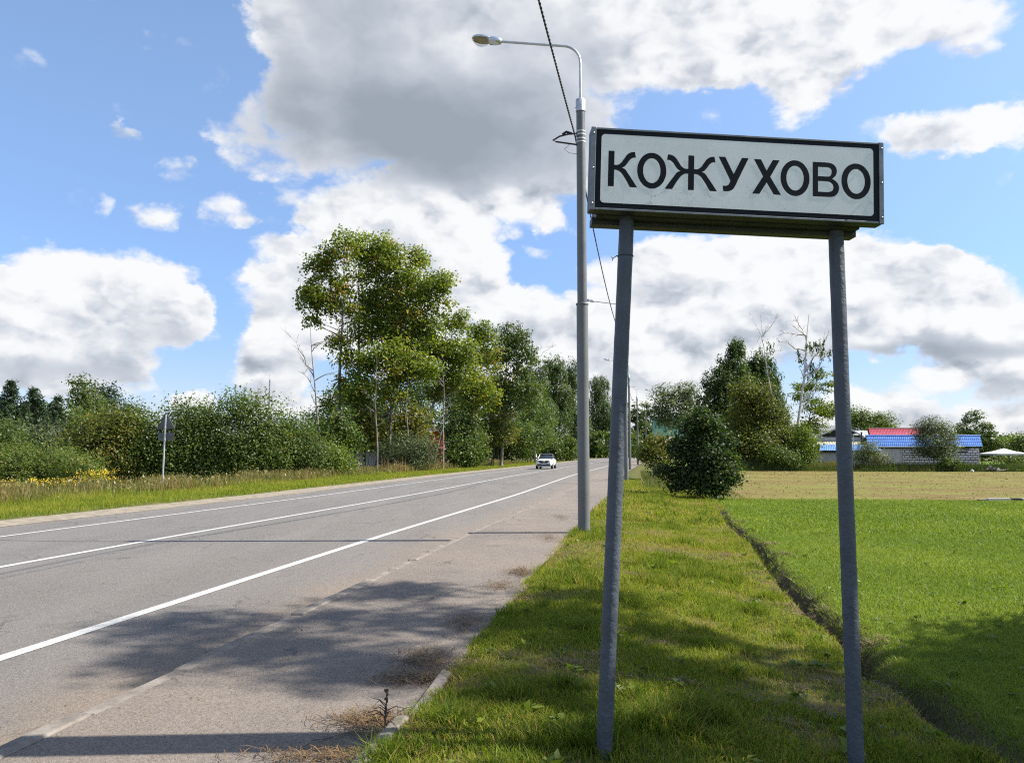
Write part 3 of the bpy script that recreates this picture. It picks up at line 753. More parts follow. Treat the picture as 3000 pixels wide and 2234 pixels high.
# ------------------------------------------------------------------ street lamps
LY = 16.0
lb = at(1711, 1549, LY)
zr_ = lambda x, y: at(x, y, LY).z - lb.z
H_ring, H_top, H_cap = zr_(1705, 893), zr_(1692, 325), zr_(1692, 293)
lamp = thing('street_lamp', 'nearest grey street lamp standing beside the left post of the name sign', 'street lamp', lb, 0, 'street lamps along the footway')
adir = Vector((-math.cos(math.atan(SLOPE)) , math.sin(math.atan(SLOPE)) , 0))
mb = MB(); mb.tube([(0, 0, -.4), (0, 0, H_ring)], [.122, .118], 24); mb.build('lower_pole', M['lamp_grey'], lamp)
mb = MB(); mb.tube([(0, 0, H_ring), (0, 0, H_ring + .015), (0, 0, H_ring + .03), (0, 0, H_ring + .035)], [.13, .133, .13, .10], 24); mb.build('joint_ring', M['lamp_grey'], lamp)
mb = MB(); mb.tube([(0, 0, H_ring + .03), (0, 0, H_top + .02)], [.100, .092], 24); mb.build('upper_pole', M['lamp_up'], lamp)
mb = MB(); mb.tube([(0, 0, H_top - .02), (0, 0, H_top), (0, 0, H_cap), (0, 0, H_cap + .012)], [.106, .103, .103, .08], 20)
for a in (0.5, 2.6, 4.7): mb.tube([Vector((.10 * math.cos(a), .10 * math.sin(a), H_top + .10)), Vector((.135 * math.cos(a), .135 * math.sin(a), H_top + .10))], .010, 6)
mb.tube([(-.018, 0, H_cap), (-.018, 0, H_cap + .09)], .014, 6); mb.tube([(.03, .02, H_cap), (.03, .02, H_cap + .07)], .012, 6)
mb.build('pole_cap', M['galv'], lamp)
H_b = zr_(1650, 128); H_e = zr_(1461, 101)
pts = [Vector((0, 0, H_cap - .1)), Vector((0, 0, H_cap + .2)), Vector((0, 0, H_b - .46))]
for i in range(1, 9):
    t = i / 8 * PI / 2 * .93; pts.append(Vector((0, 0, H_b - .42)) + adir * (.40 * (1 - math.cos(t))) + Vector((0, 0, .40 * math.sin(t))))
reach = 1.72
pts.append(adir * reach + Vector((0, 0, H_e)))
mb = MB(); mb.tube(pts, .027, 12); mb.build('arm', M['galv'], lamp)
# luminaire: gear housing, canopy, reflector, clear bowl (axis along the arm, 8 degrees nose-up)
hd = thing('luminaire', None, None); hd.parent = lamp
ld = (pts[-1] - pts[-2]).normalized(); lr = Vector((0, 0, 1)).cross(ld).normalized(); lu = ld.cross(lr)
LM = Matrix((ld, lr, lu)).transposed()
o0 = pts[-1]


def sec(s, w, zt, zb, n=12, sq=2.4):
    r = []
    for k in range(n):
        a = 2 * PI * k / n; c_, s_ = math.cos(a), math.sin(a)
        f = (abs(c_) ** sq + abs(s_) ** sq) ** (-1 / sq)
        y = w * c_ * f; z = (zt if s_ > 0 else zb) * abs(s_) * f * (1 if s_ > 0 else -1)
        r.append(o0 + LM @ Vector((s, y, z)))
    return r


mb = MB(); mb.loft([sec(-.02, .035, .04, .04), sec(.0, .075, .07, .055), sec(.10, .10, .088, .075), sec(.235, .105, .09, .08), sec(.25, .10, .085, .07)])
hb_ = mb.build('gear_housing', M['silver'], lamp)
mb = MB(); mb.loft([sec(.24, .11, .09, .0), sec(.32, .155, .10, .0), sec(.42, .175, .105, .0), sec(.52, .165, .095, .0), sec(.60, .12, .07, .0), sec(.645, .05, .035, .0)]); mb.build('canopy', M['silver'], lamp)
mb = MB()
mb.loft([sec(.27, .10, -.004, .004), sec(.34, .145, -.004, .02), sec(.43, .165, -.004, .03), sec(.52, .15, -.004, .02), sec(.60, .10, -.004, .006)]); mb.build('reflector', M['reflector'], lamp)
mb = MB(); mb.loft([sec(.27, .10, -.006, .012), sec(.33, .148, -.006, .085), sec(.42, .168, -.006, .125), sec(.51, .155, -.006, .115), sec(.58, .115, -.006, .075), sec(.63, .05, -.006, .02)]); mb.build('bowl', M['glass'], lamp)
bpy.data.objects.remove(hd)
# wire clamps and white bands below the top
H_w = zr_(1690, 400)
mb = MB()
for dz in (.10, .03, -.06, -.13): mb.tube([(0, 0, H_w + dz - .012), (0, 0, H_w + dz + .012)], [.0985, .0985], 20)
mb.build('fixing_band', M['white_tape'], lamp)
mb = MB(); c0 = Vector((-.09, -.03, H_w + .05))
mb.tube([c0, c0 + Vector((-.18, -.02, -.02)), c0 + Vector((-.36, 0, -.06)), c0 + Vector((-.50, .02, -.14)), c0 + Vector((-.42, .02, -.17)), c0 + Vector((-.2, .0, -.21)), c0 + Vector((0, 0, -.24))], .018, 6)
mb.tube([c0 + Vector((-.1, 0, .0)), c0 + Vector((-.22, -.02, .03)), c0 + Vector((-.3, 0, -.02))], .026, 6)
mb.tube([c0 + Vector((-.12, 0, -.2)), c0 + Vector((-.26, 0, -.34)), c0 + Vector((-.16, 0, -.42)), c0 + Vector((0, 0, -.44))], .005, 4)
mb.build('wire_clamp', M['cable'], lamp)

lamp_pts = [(1835, 1408, 45.0), (1846, 1377, 74.0), (1869, 1361, 103.0), (1893, 1348, 132.0)]
lamp_lab = ['second grey street lamp, its pole hidden behind the left sign post', 'third grey street lamp, thin pole just right of the left sign post',
            'fourth grey street lamp, thin pole ending at the grass bank beside the bush', 'farthest grey street lamp rising behind the shrub with turning leaves']
LAMPS = [Vector(lb)]
for (x, y, Y), lab in zip(lamp_pts, lamp_lab):
    c = copy_tree(lamp); p = at(x, y, Y); p.z = min(p.z, .16); c.location = p; c['label'] = lab; LAMPS.append(Vector(p))
# the lamp behind the viewer that carries the near span
c = copy_tree(lamp); c.location = (-3.9, -14.5, .15); c['label'] = 'street lamp behind the viewpoint carrying the near end of the cable'; LAMPS.insert(0, Vector(c.location))

cabo = MB()
for i in range(len(LAMPS) - 1):
    a = LAMPS[i] + Vector((-.12, -.02, H_w)); b = LAMPS[i + 1] + Vector((-.12, -.02, H_w)); L = (b - a).length
    near = i < 2; n = int(L / (.045 if near else 1.5)); sag = (.42, .75, .7, .7, .7)[i]
    for ph in (0, PI) if near else (0,):
        pts = []
        for j in range(n + 1):
            t = j / n; p = a.lerp(b, t); p.z -= sag * 4 * t * (1 - t)
            if near: th = t * L / .24 * 2 * PI + ph; p = p + Vector((.0095 * math.cos(th), 0, .0095 * math.sin(th)))
            pts.append(p)
        cabo.tube(pts, .0115 if near else .016, 5 if near else 4, cap=False)
tag(cabo.build('overhead_cable', M['cable']), 'black twisted overhead cable strung from lamp to lamp above the footway', 'cable')


# ------------------------------------------------------------------ foliage helpers
def unit(v): return v / np.maximum(np.linalg.norm(v, axis=-1, keepdims=True), 1e-9)


def leaf_quads(C, size, tint, out=None, up=0.35, wid=0.30, axis=None):
    """one lance-shaped leaf (or leaf spray) per centre; returns V, F, tint"""
    n = len(C)
    nr = rng.normal(size=(n, 3)) * .72; nr[:, 2] += up * 1.7
    if out is not None: nr += out * 0.9
    nr = unit(nr)
    a = rng.normal(size=(n, 3)) if axis is None else axis + rng.normal(size=(n, 3)) * .35
    a = unit(a - nr * np.sum(a * nr, 1, keepdims=True)); b = np.cross(nr, a)
    s = np.asarray(size, float).reshape(-1, 1) * rng.uniform(.7, 1.3, (n, 1))
    w = s * wid * rng.uniform(.8, 1.25, (n, 1)); fold = nr * s * rng.uniform(-.10, .16, (n, 1))
    V = np.stack([C - a * s * .5, C + b * w - a * s * .06 + fold, C + a * s * .5, C - b * w - a * s * .06 + fold], 1).reshape(-1, 3)
    return V, np.arange(4 * n).reshape(n, 4), np.clip(tint, 0, 1)


def crown_cloud(ells, n, twig=.45, per=22, droop=0.0, flat=.7, shell=.5, tsd=.13, tbase=.42, tcl=.14, yellow=.05):
    """leaf centres in clusters through a union of ellipsoids -> centres, outward dirs, tints, cluster centres"""
    ells = [(np.array(c, float), np.array(r, float)) for c, r in ells]
    wts = np.array([r[0] * r[2] for _, r in ells]) ** .9; wts /= wts.sum()
    ncl = max(3, n // per); which = rng.choice(len(ells), ncl, p=wts)
    d = unit(rng.normal(size=(ncl, 3))); rad = rng.uniform(.05, 1, (ncl, 1)) ** shell
    ec = np.stack([ells[i][0] for i in which]); er = np.stack([ells[i][1] for i in which])
    cc = ec + d * rad * er
    cnt = rng.poisson(per, ncl) + 3; ci = np.repeat(np.arange(ncl), cnt)
    off = np.clip(rng.normal(size=(len(ci), 3)), -1.7, 1.7) * twig * (rng.uniform(.6, 1.35, ncl)[ci, None]); off[:, 2] *= flat
    if droop: off[:, 2] -= np.abs(rng.normal(size=len(ci))) * droop; off[:, :2] *= .55
    C = cc[ci] + off
    tc = tbase + rng.normal(size=ncl) * tcl; tc[rng.uniform(size=ncl) < yellow] += .38
    t = tc[ci] + rng.normal(size=len(ci)) * tsd
    return C, unit(d[ci] + .4 * unit(off)), t, cc


def branchy(mb, base, top, r0, targets, bend=.25, limbs=22, sides=6, lean=0.0, first=.3, twigs=True):
    """tapered trunk with limbs that reach for leaf clusters"""
    base = Vector(base); top = Vector(top); H = (top - base).length; n = 9
    ox, oy = random.uniform(-1, 1), random.uniform(-1, 1)
    P = []
    for i in range(n + 1):
        f = i / n; w = math.sin(f * 5 + ox * 3) * bend * .5 * f + math.sin(f * 11 + oy * 5) * bend * .15
        P.append(base.lerp(top, f) + Vector((w, w * oy, 0)))
    P[0] = base - Vector((0, 0, .25))
    R = [r0 * (1.25 if i == 0 else (1 - .88 * (i / n) ** .9)) for i in range(n + 1)]
    mb.tube(P, R, sides, cap=False)
    tg = [Vector(t) for t in targets]; random.shuffle(tg)
    for t in tg[:limbs]:
        hz = t.z - base.z; f = max(first, min(.94, (hz - .45 * math.hypot(t.x - base.x, t.y - base.y) - .3) / max(H, .1)))
        k = f * n; i = min(n - 1, int(k)); s = P[i].lerp(P[i + 1], k - i); rs = max(.012, R[i] * .5)
        mid = s.lerp(t, .5) + Vector((random.uniform(-.1, .1), random.uniform(-.1, .1), random.uniform(-.05, .12))) * (t - s).length
        mb.tube([s, s.lerp(mid, .55) + Vector((0, 0, .03)), mid, t], [rs, rs * .75, rs * .5, rs * .16], max(3, sides - 2), cap=False)
        if twigs:
            for _ in range(2):
                e = t + Vector((random.gauss(0, 1), random.gauss(0, 1), random.gauss(.3, .7))) * .16 * max(.6, (t - s).length ** .5)
                mb.tube([mid, mid.lerp(e, .5) + Vector((0, 0, .04)), e], [rs * .35, rs * .22, rs * .08], 3, cap=False)
    return P


LEAFN = [0]


def plant(name, label, cat, base, dells, Y, mats, leaf=.3, cover=2.4, trunks=((0, .0),), r0=.14, group=None, droop=0., twig=None, per=22, wid=.30, tbase=.42, tcl=.14, yellow=.05, up=.35,
          limbs=22, shell=.5, shoots=0, dy=0, sy=1, depth=.85, flat=.7, toph=.85, first=.3, crown_name='crown', tsd=.13, sides=6):
    """tree or bush whose crown masses were surveyed in the view (dells: x, y, rx, ry at distance Y)"""
    root = thing(name, label, cat, base, 0, group); B = np.array(base)
    E = []; area = 0
    for e in dells:
        x, y, rx, ry = e[:4]; y += dy * (1 if y < 960 else .3); ry *= sy; yo = e[4] if len(e) > 4 else random.uniform(-.5, .5) * rx * D / FP * Y * .8
        c = at(x * D, y * D, Y + yo); k = D / FP * (Y + yo)
        E.append((np.array(c) - B, (rx * k, max(.3, rx * k * depth), ry * k))); area += PI * rx * ry * k * k
    n = int(2.7 * cover * area / (leaf * leaf * wid * 1.1)); LEAFN[0] += n
    tw = twig if twig else max(.22, min(.62, .55 * min(e[1][2] for e in E)))
    C, o, t, cc = crown_cloud(E, n, tw, per, droop, flat, shell, tsd, tbase, tcl, yellow)
    gz = height(C[:, 0] + B[0], C[:, 1] + B[1]) - B[2]; C[:, 2] = np.maximum(C[:, 2], gz + .05)
    SH = []
    for _ in range(shoots):
        e = random.choice(E); a = random.uniform(0, 2 * PI); f = random.uniform(0, .75)
        p = np.array([e[0][0] + e[1][0] * f * math.cos(a), e[0][1] + e[1][1] * f * math.sin(a), e[0][2] + e[1][2] * math.sqrt(1 - f * f) * .92]); L = random.uniform(.25, .85) * min(1.3, e[1][2]); k_ = max(4, int(L / leaf * 2.6))
        dv = np.array([random.gauss(0, .22), random.gauss(0, .22), 1.0]); ss = np.linspace(0, 1, k_)[:, None]
        SH.append((Vector(p - .4 * dv), Vector(p + dv * L))); C = np.concatenate([C, p + dv * L * ss + rng.normal(size=(k_, 3)) * leaf * .38 * (1.1 - ss * .5)]); o = np.concatenate([o, np.tile(dv / np.linalg.norm(dv), (k_, 1))]); t = np.concatenate([t, tbase + .12 + rng.normal(size=k_) * tsd])
    V, F, t = leaf_quads(C, leaf, t, o, up, wid, axis=np.array([[0, 0, -1.0]]) if droop else None)
    cr = raw_mesh(crown_name, V, F, mats[0], root, {'tint': t}); cr['kind'] = 'stuff'
    mb = MB(); zt = max(e[0][2] + e[1][2] * .6 for e in E)
    xt = max(E, key=lambda e: e[0][2])[0]
    for (dx, dl) in trunks:
        tp = Vector((dx + dl + (xt[0] - dx) * toph * .8, xt[1] * .6, zt * toph if dl == 0 else zt * toph * random.uniform(.75, 1)))
        branchy(mb, (dx, random.uniform(-.2, .2) if dx else 0, 0), tp, r0 if dx == 0 else r0 * .8, cc[rng.choice(len(cc), min(len(cc), limbs), replace=False)], limbs=limbs, first=first, sides=sides)
    for a_, b_ in SH: mb.tube([a_, a_.lerp(b_, .5), b_], [.016, .011, .005], 3, cap=False)
    mb.build('trunk', mats[1], root)
    return root


def gpt(xd, yd, z=-.15):
    p = on(xd * D, yd * D, z); return p


def gY(xd, Y):
    """ground point at distance Y under view column xd"""
    x = (xd * D - CX) / FP * Y
    return Vector((x, Y, float(height(np.array([x]), np.array([Y]))[0])))


def bare_tree(name, label, base, tips, r0, m, Y, group=None, extra=5, cat='tree'):
    """leafless tree: tips are (x, y) view points reached by limbs"""
    root = thing(name, label, cat, base, 0, group); mb = MB(); Bv = Vector(base)
    T = [at(x * D, y * D, Y + random.uniform(-1, 1)) - Bv for x, y in tips]
    top = max(T, key=lambda v: v.z); P = branchy(mb, (0, 0, 0), top, r0, [], bend=.3, limbs=0)
    for t in T:
        if t is top: continue
        f = max(.3, min(.85, (t.z - .9 * abs(t.x)) / top.z)); k = f * 9; i = min(8, int(k)); s = P[i].lerp(P[i + 1], k - i); L = (t - s).length
        pts = [s]
        for j in range(1, 6): q = s.lerp(t, j / 5) + Vector((random.gauss(0, .035), random.gauss(0, .03), random.gauss(.02, .03))) * L; pts.append(q)
        pts[-1] = t; rs = max(.02, r0 * .42)
        mb.tube(pts, [rs * (1 - .85 * j / 5) for j in range(6)], 4, cap=False)
        for _ in range(extra):
            j = random.randint(2, 5); a = pts[j]; dirv = (t - s).normalized() + Vector((random.gauss(0, .6), random.gauss(0, .5), random.gauss(.25, .5)))
            l2 = L * random.uniform(.12, .34); b = a + dirv.normalized() * l2
            mb.tube([a, a.lerp(b, .5) + Vector((0, 0, .06 * l2)), b], [rs * .4, rs * .25, rs * .1], 3, cap=False)
            c2 = a.lerp(b, .55); b2 = c2 + (dirv.normalized() + Vector((random.gauss(0, .7), random.gauss(0, .5), random.gauss(.2, .5)))).normalized() * l2 * .5
            mb.tube([c2, b2], [rs * .22, rs * .08], 3, cap=False)
    mb.build('trunk', m, root); return root, P


# ------------------------------------------------------------------ far wood along the horizon
def far_wood():
    Cs = []; ts = []
    for (xa, xb, Y, hm) in ((-900, 1420, 260, 9), (1380, 3000, 330, 13.5)):
        for i in range(210):
            xd = random.uniform(xa, xb); Yt = Y + random.uniform(-15, 45); p = gY(xd, Yt); h = hm * random.uniform(.6, 1.0)
            n = 70; d = unit(rng.normal(size=(n, 3))) * rng.uniform(.3, 1, (n, 1)) ** .5
            Cs.append(np.array(p) + np.array([0, 0, h * .52]) + d * np.array([h * .34, h * .34, h * .5])); ts.append(np.full(n, random.uniform(.15, .6)) + rng.normal(size=n) * .1)
    C = np.concatenate(Cs); t = np.concatenate(ts)
    V, F, t = leaf_quads(C, 1.7, t, None, .5, .4)
    tag(raw_mesh('far_wood', V, F, M['leaf_dark'], None, {'tint': t}), kind='stuff')


far_wood()

# ------------------------------------------------------------------ the tall stand left of the road
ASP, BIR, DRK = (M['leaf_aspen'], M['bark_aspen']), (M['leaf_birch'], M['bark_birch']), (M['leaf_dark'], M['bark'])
G1 = 'tall trees of the roadside stand'
kw = dict(leaf=.31, cover=1.4, tsd=.09, limbs=40, per=34, twig=.5, group=G1, shell=.42, shoots=10)
plant('aspen_tree', 'pale-trunked tall tree at the left edge of the stand, thin uneven crown', 'tree', gY(733, 77),
      [(690, 582, 36, 34), (668, 625, 24, 22), (748, 528, 34, 30), (720, 560, 34, 34), (712, 655, 40, 34), (745, 610, 36, 40), (690, 640, 34, 28), (765, 690, 34, 36), (655, 660, 18, 16), (735, 740, 26, 24), (675, 690, 18, 14), (755, 770, 24, 26), (745, 830, 18, 24)], 77, ASP, r0=.26, yellow=.16, tbase=.5, **kw)
plant('aspen_tree', 'tallest tree of the roadside stand, broad bright green top', 'tree', gY(775, 80),
      [(778, 528, 34, 28), (830, 535, 42, 30), (800, 570, 46, 40), (850, 560, 40, 36), (830, 630, 52, 46), (875, 600, 42, 44), (860, 670, 48, 40), (800, 660, 34, 40), (905, 560, 24, 26), (790, 720, 34, 36), (830, 700, 36, 30)], 80, ASP, r0=.30, yellow=.03, tbase=.6, **kw)
plant('aspen_tree', 'tall dense tree on the right shoulder of the stand, crown bulging towards the road', 'tree', gY(815, 78),
      [(930, 625, 44, 38), (958, 608, 22, 18), (905, 680, 50, 42), (950, 660, 30, 26), (880, 735, 52, 44), (925, 720, 40, 30), (845, 720, 40, 42), (890, 620, 36, 36)], 78, ASP, r0=.27, yellow=.02, tbase=.52, **kw)
plant('aspen_tree', 'lower leafy tree in the middle of the stand below the tallest crown', 'tree', gY(842, 75),
      [(820, 780, 48, 40), (868, 800, 44, 36), (800, 835, 34, 26), (850, 850, 40, 24), (900, 790, 36, 34), (780, 800, 30, 34), (860, 760, 40, 34), (930, 800, 34, 30), (770, 860, 34, 26)], 75, ASP, r0=.2, yellow=.06, tbase=.5, **kw)
plant('aspen_tree', 'slender leaning tree of the stand, light green crown right of the big ones', 'tree', gY(905, 84),
      [(972, 705, 44, 30), (1000, 690, 20, 14), (985, 755, 50, 38), (940, 790, 40, 36), (990, 815, 46, 30), (950, 850, 34, 24), (1000, 780, 40, 34), (935, 750, 30, 28)], 84, ASP, trunks=((0, 0), (1.6, .6)), r0=.17, yellow=.05, tbase=.52, **kw)
plant('aspen_tree', 'medium tree with yellowing lower crown between the leaning tree and the rusty one', 'tree', gY(1012, 92),
      [(1042, 725, 36, 26), (1050, 770, 44, 36), (1020, 830, 48, 36), (1055, 850, 36, 34), (1010, 880, 36, 24)], 92, ASP, r0=.18, yellow=.16, tbase=.5, **kw)
plant('aspen_tree', 'round-topped tree with a rusty brown streak, right end of the stand', 'tree', gY(1085, 98),
      [(1108, 728, 40, 26), (1085, 770, 36, 40), (1130, 775, 38, 46), (1110, 830, 50, 44), (1140, 850, 36, 40), (1085, 860, 36, 36)], 98, (M['leaf_birch'], M['bark_aspen']), r0=.2, yellow=.22, **kw)
kw2 = dict(leaf=.46, cover=1.5, limbs=30, per=20, twig=.55, droop=.8, wid=.22)
plant('birch_tree', 'grey-green drooping birch just left of the nearest lamp post', 'tree', gY(1195, 170),
      [(1198, 800, 30, 36), (1180, 850, 36, 44), (1215, 860, 34, 46), (1195, 910, 46, 40)], 170, BIR, r0=.28, **kw2)
plant('birch_tree', 'feathery birch between the rusty-crowned tree and the drooping birch', 'tree', gY(1160, 158), [(1160, 815, 28, 34), (1150, 865, 34, 44), (1172, 880, 36, 44), (1155, 925, 44, 40)], 158, BIR, r0=.25, **kw2)
plant('birch_tree', 'drooping birch mostly behind the nearest lamp post', 'tree', gY(1240, 205),
      [(1238, 815, 22, 44), (1232, 880, 30, 44), (1250, 920, 30, 40)], 205, BIR, r0=.28, **kw2)
plant('birch_tree', 'dark birch in the gap between the lamp post and the left sign post', 'tree', gY(1300, 285),
      [(1298, 838, 26, 30), (1300, 885, 36, 40), (1290, 930, 36, 36), (1325, 920, 30, 40)], 285, BIR, r0=.35, **kw2)
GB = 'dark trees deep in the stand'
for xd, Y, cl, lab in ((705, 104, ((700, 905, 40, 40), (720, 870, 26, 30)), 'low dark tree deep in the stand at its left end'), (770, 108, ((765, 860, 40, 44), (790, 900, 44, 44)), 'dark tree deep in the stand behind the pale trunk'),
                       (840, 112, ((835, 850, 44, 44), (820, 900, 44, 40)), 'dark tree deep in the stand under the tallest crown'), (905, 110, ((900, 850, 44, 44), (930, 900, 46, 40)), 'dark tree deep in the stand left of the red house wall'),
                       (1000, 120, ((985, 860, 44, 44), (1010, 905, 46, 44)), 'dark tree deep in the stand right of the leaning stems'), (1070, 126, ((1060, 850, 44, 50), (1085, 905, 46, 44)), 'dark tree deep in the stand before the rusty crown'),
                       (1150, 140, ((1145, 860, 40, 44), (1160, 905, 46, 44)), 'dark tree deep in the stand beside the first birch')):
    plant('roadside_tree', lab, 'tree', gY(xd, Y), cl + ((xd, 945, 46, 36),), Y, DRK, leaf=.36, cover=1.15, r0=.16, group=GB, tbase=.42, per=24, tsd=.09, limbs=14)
# tall thin stems of the stand
G2 = 'bare stems inside the stand'
for xd, Y, ytop, lab, m in ((752, 79, 600, 'dark bare stem beside the pale-trunked tall tree', M['bark']), (792, 82, 640, 'dark bare stem between the two tallest crowns', M['bark']),
                            (818, 70, 760, 'pale lower stem standing before the grey willow bush', M['bark_aspen']), (868, 83, 700, 'brown stem under the bulging crown of the stand', M['bark']),
                            (885, 74, 800, 'mottled stem left of the leaning tree', M['bark_aspen']), (960, 80, 780, 'pale leaning stem above the red house wall', M['bark_dead']), (1065, 99, 790, 'thin dark stem under the rusty tree', M['bark'])):
    b = gY(xd, Y); tips = [(xd + random.uniform(-8, 8), ytop)] + [(xd + random.uniform(-38, 38), random.uniform(ytop + 10, 900)) for _ in range(7)]
    bare_tree('bare_stem', lab, b, tips, .115, m, Y, G2, 3)
bare_tree('dead_tree', 'leafless dead tree with a long limb reaching out left of the stand', gY(705, 72), [(706, 745), (630, 730), (648, 765), (668, 700), (655, 800), (725, 730), (672, 850), (738, 800), (690, 745)], .13, M['bark_dead'], 72, None, 7)
bare_tree('dead_tree', 'leafless twiggy top poking out right of the rusty round-topped tree', gY(1160, 132), [(1172, 748), (1150, 742), (1195, 752), (1185, 790), (1205, 775), (1140, 770)], .15, M['bark_dead'], 132, None, 6)
bare_tree('dead_tree', 'dry forked twigs rising over the dark bushes beside the mast', gY(568, 66), [(565, 838), (555, 835), (575, 838), (572, 860)], .05, M['bark_dead'], 66, None, 3)

# undergrowth under the stand
G3 = 'undergrowth shrubs below the stand'
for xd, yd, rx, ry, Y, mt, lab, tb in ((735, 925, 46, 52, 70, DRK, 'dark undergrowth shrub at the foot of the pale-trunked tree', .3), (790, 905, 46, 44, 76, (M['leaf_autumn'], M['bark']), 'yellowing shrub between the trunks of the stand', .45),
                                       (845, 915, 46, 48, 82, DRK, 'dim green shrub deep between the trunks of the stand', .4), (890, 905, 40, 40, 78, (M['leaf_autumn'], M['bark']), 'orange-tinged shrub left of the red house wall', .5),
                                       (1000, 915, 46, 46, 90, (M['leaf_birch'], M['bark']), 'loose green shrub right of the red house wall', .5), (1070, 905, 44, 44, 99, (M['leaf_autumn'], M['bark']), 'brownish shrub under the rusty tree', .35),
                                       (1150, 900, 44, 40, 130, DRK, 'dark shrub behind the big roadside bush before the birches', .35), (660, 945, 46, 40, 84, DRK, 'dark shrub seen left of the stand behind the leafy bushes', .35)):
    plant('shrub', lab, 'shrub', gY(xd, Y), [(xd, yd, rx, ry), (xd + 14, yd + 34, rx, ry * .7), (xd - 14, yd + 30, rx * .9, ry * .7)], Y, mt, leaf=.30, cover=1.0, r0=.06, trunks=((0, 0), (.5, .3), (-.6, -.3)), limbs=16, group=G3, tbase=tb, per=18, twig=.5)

# ------------------------------------------------------------------ bushes along the left verge
G4 = 'bushes along the left side of the road'
kb = dict(trunks=((0, 0), (.7, .5), (-.7, -.5)), r0=.05, limbs=26, group=G4, per=26, dy=10, sy=.9, shoots=16, tcl=.15, tsd=.08, shell=.42)
SCR = (M['leaf_scrub'], M['bark'])
plant('bush', 'low light green scrub filling the lower left edge of the view', 'bush', gY(60, 44), [(20, 1000, 80, 40), (100, 1000, 76, 44), (170, 1010, 60, 36), (-60, 1000, 70, 46), (60, 1035, 90, 30), (165, 1040, 60, 22)], 44, SCR, leaf=.135, cover=1.25, wid=.2, twig=.3, tbase=.62, **kb)
plant('bush', 'bush with yellow and orange leaves left of the triangular sign', 'bush', gY(215, 53), [(190, 925, 50, 50), (240, 915, 52, 50), (215, 970, 70, 50), (270, 905, 34, 34), (170, 985, 50, 50), (250, 1010, 60, 44)], 53, (M['leaf_autumn'], M['bark']), leaf=.185, cover=1.15, tbase=.33, yellow=.12, **{**kb, 'dy': 16, 'sy': 0.9, 'shoots': 26})
plant('bush', 'mid green bush directly behind the triangular sign', 'bush', gY(335, 54), [(330, 905, 48, 42), (300, 950, 46, 56), (360, 955, 52, 60), (330, 1000, 60, 44)], 54, (M['leaf_scrub'], M['bark']), leaf=.185, cover=1.2, **{**kb, 'dy': 26, 'sy': 0.82, 'shoots': 26})
plant('bush', 'big dark leafy bush right of the triangular sign', 'bush', gY(425, 54), [(410, 900, 52, 40), (450, 905, 50, 44), (430, 960, 66, 56), (400, 1000, 60, 40), (470, 1000, 50, 44)], 54, DRK, leaf=.185, cover=1.25, tbase=.5, **{**kb, 'dy': 8, 'sy': 0.92, 'shoots': 26})
plant('bush', 'tallest broad-leaved bush in the middle of the left hedge', 'bush', gY(530, 55), [(515, 895, 50, 40), (565, 905, 52, 46), (520, 955, 62, 56), (580, 970, 56, 56), (545, 1005, 70, 36)], 55, DRK, leaf=.19, cover=1.25, tbase=.52, **{**kb, 'dy': -4, 'sy': 0.92, 'shoots': 26})
plant('bush', 'upright leafy bush at the right end of the dark hedge', 'bush', gY(640, 57), [(625, 905, 40, 38), (650, 950, 50, 50), (615, 985, 50, 44), (675, 985, 40, 44)], 57, (M['leaf_birch'], M['bark']), leaf=.18, cover=1.2, tbase=.55, **{**kb, 'dy': 22, 'sy': 0.85, 'shoots': 26})
plant('bush', 'bright light green low bush leaning to the verge right of the hedge', 'bush', gY(722, 60), [(712, 985, 44, 40), (745, 1005, 30, 26), (690, 1010, 40, 28)], 60, (M['leaf_lime'], M['bark']), leaf=.16, cover=1.3, tbase=.35, **kb)
plant('bush', 'grey-green willow bush before the trunks of the stand', 'bush', gY(885, 73), [(870, 970, 44, 34), (915, 975, 34, 34), (850, 990, 34, 24), (895, 995, 50, 22)], 73, (M['leaf_willow'], M['bark']), leaf=.24, cover=1.2, wid=.14, up=.1, tbase=.22, **kb)
plant('bush', 'rounded green bush right of the grey-green willow bush', 'bush', gY(1000, 88), [(985, 965, 40, 36), (1020, 980, 38, 30), (1000, 990, 48, 22)], 88, (M['leaf_scrub'], M['bark']), leaf=.27, cover=1.2, tbase=.35, **kb)
plant('bush', 'large spreading bush behind the white car, left part', 'bush', gY(1105, 122), [(1090, 940, 46, 40), (1135, 935, 46, 40), (1100, 975, 56, 30), (1060, 975, 34, 28)], 122, (M['leaf_scrub'], M['bark']), leaf=.33, cover=1.2, tbase=.36, **kb)
plant('bush', 'large spreading bush between the white car and the nearest lamp post', 'bush', gY(1190, 165), [(1170, 950, 44, 36), (1210, 955, 40, 34), (1190, 975, 56, 24), (1235, 970, 26, 26)], 165, (M['leaf_scrub'], M['bark']), leaf=.42, cover=1.2, tbase=.36, **kb)
plant('bush', 'dark bush at the far bend left of the left sign post', 'bush', gY(1292, 280), [(1285, 950, 30, 34), (1312, 960, 24, 30), (1290, 972, 36, 20)], 280, DRK, leaf=.7, cover=1.2, **kb)

# pines and birches beyond the left hedge
G5 = 'conifers beyond the left hedge'


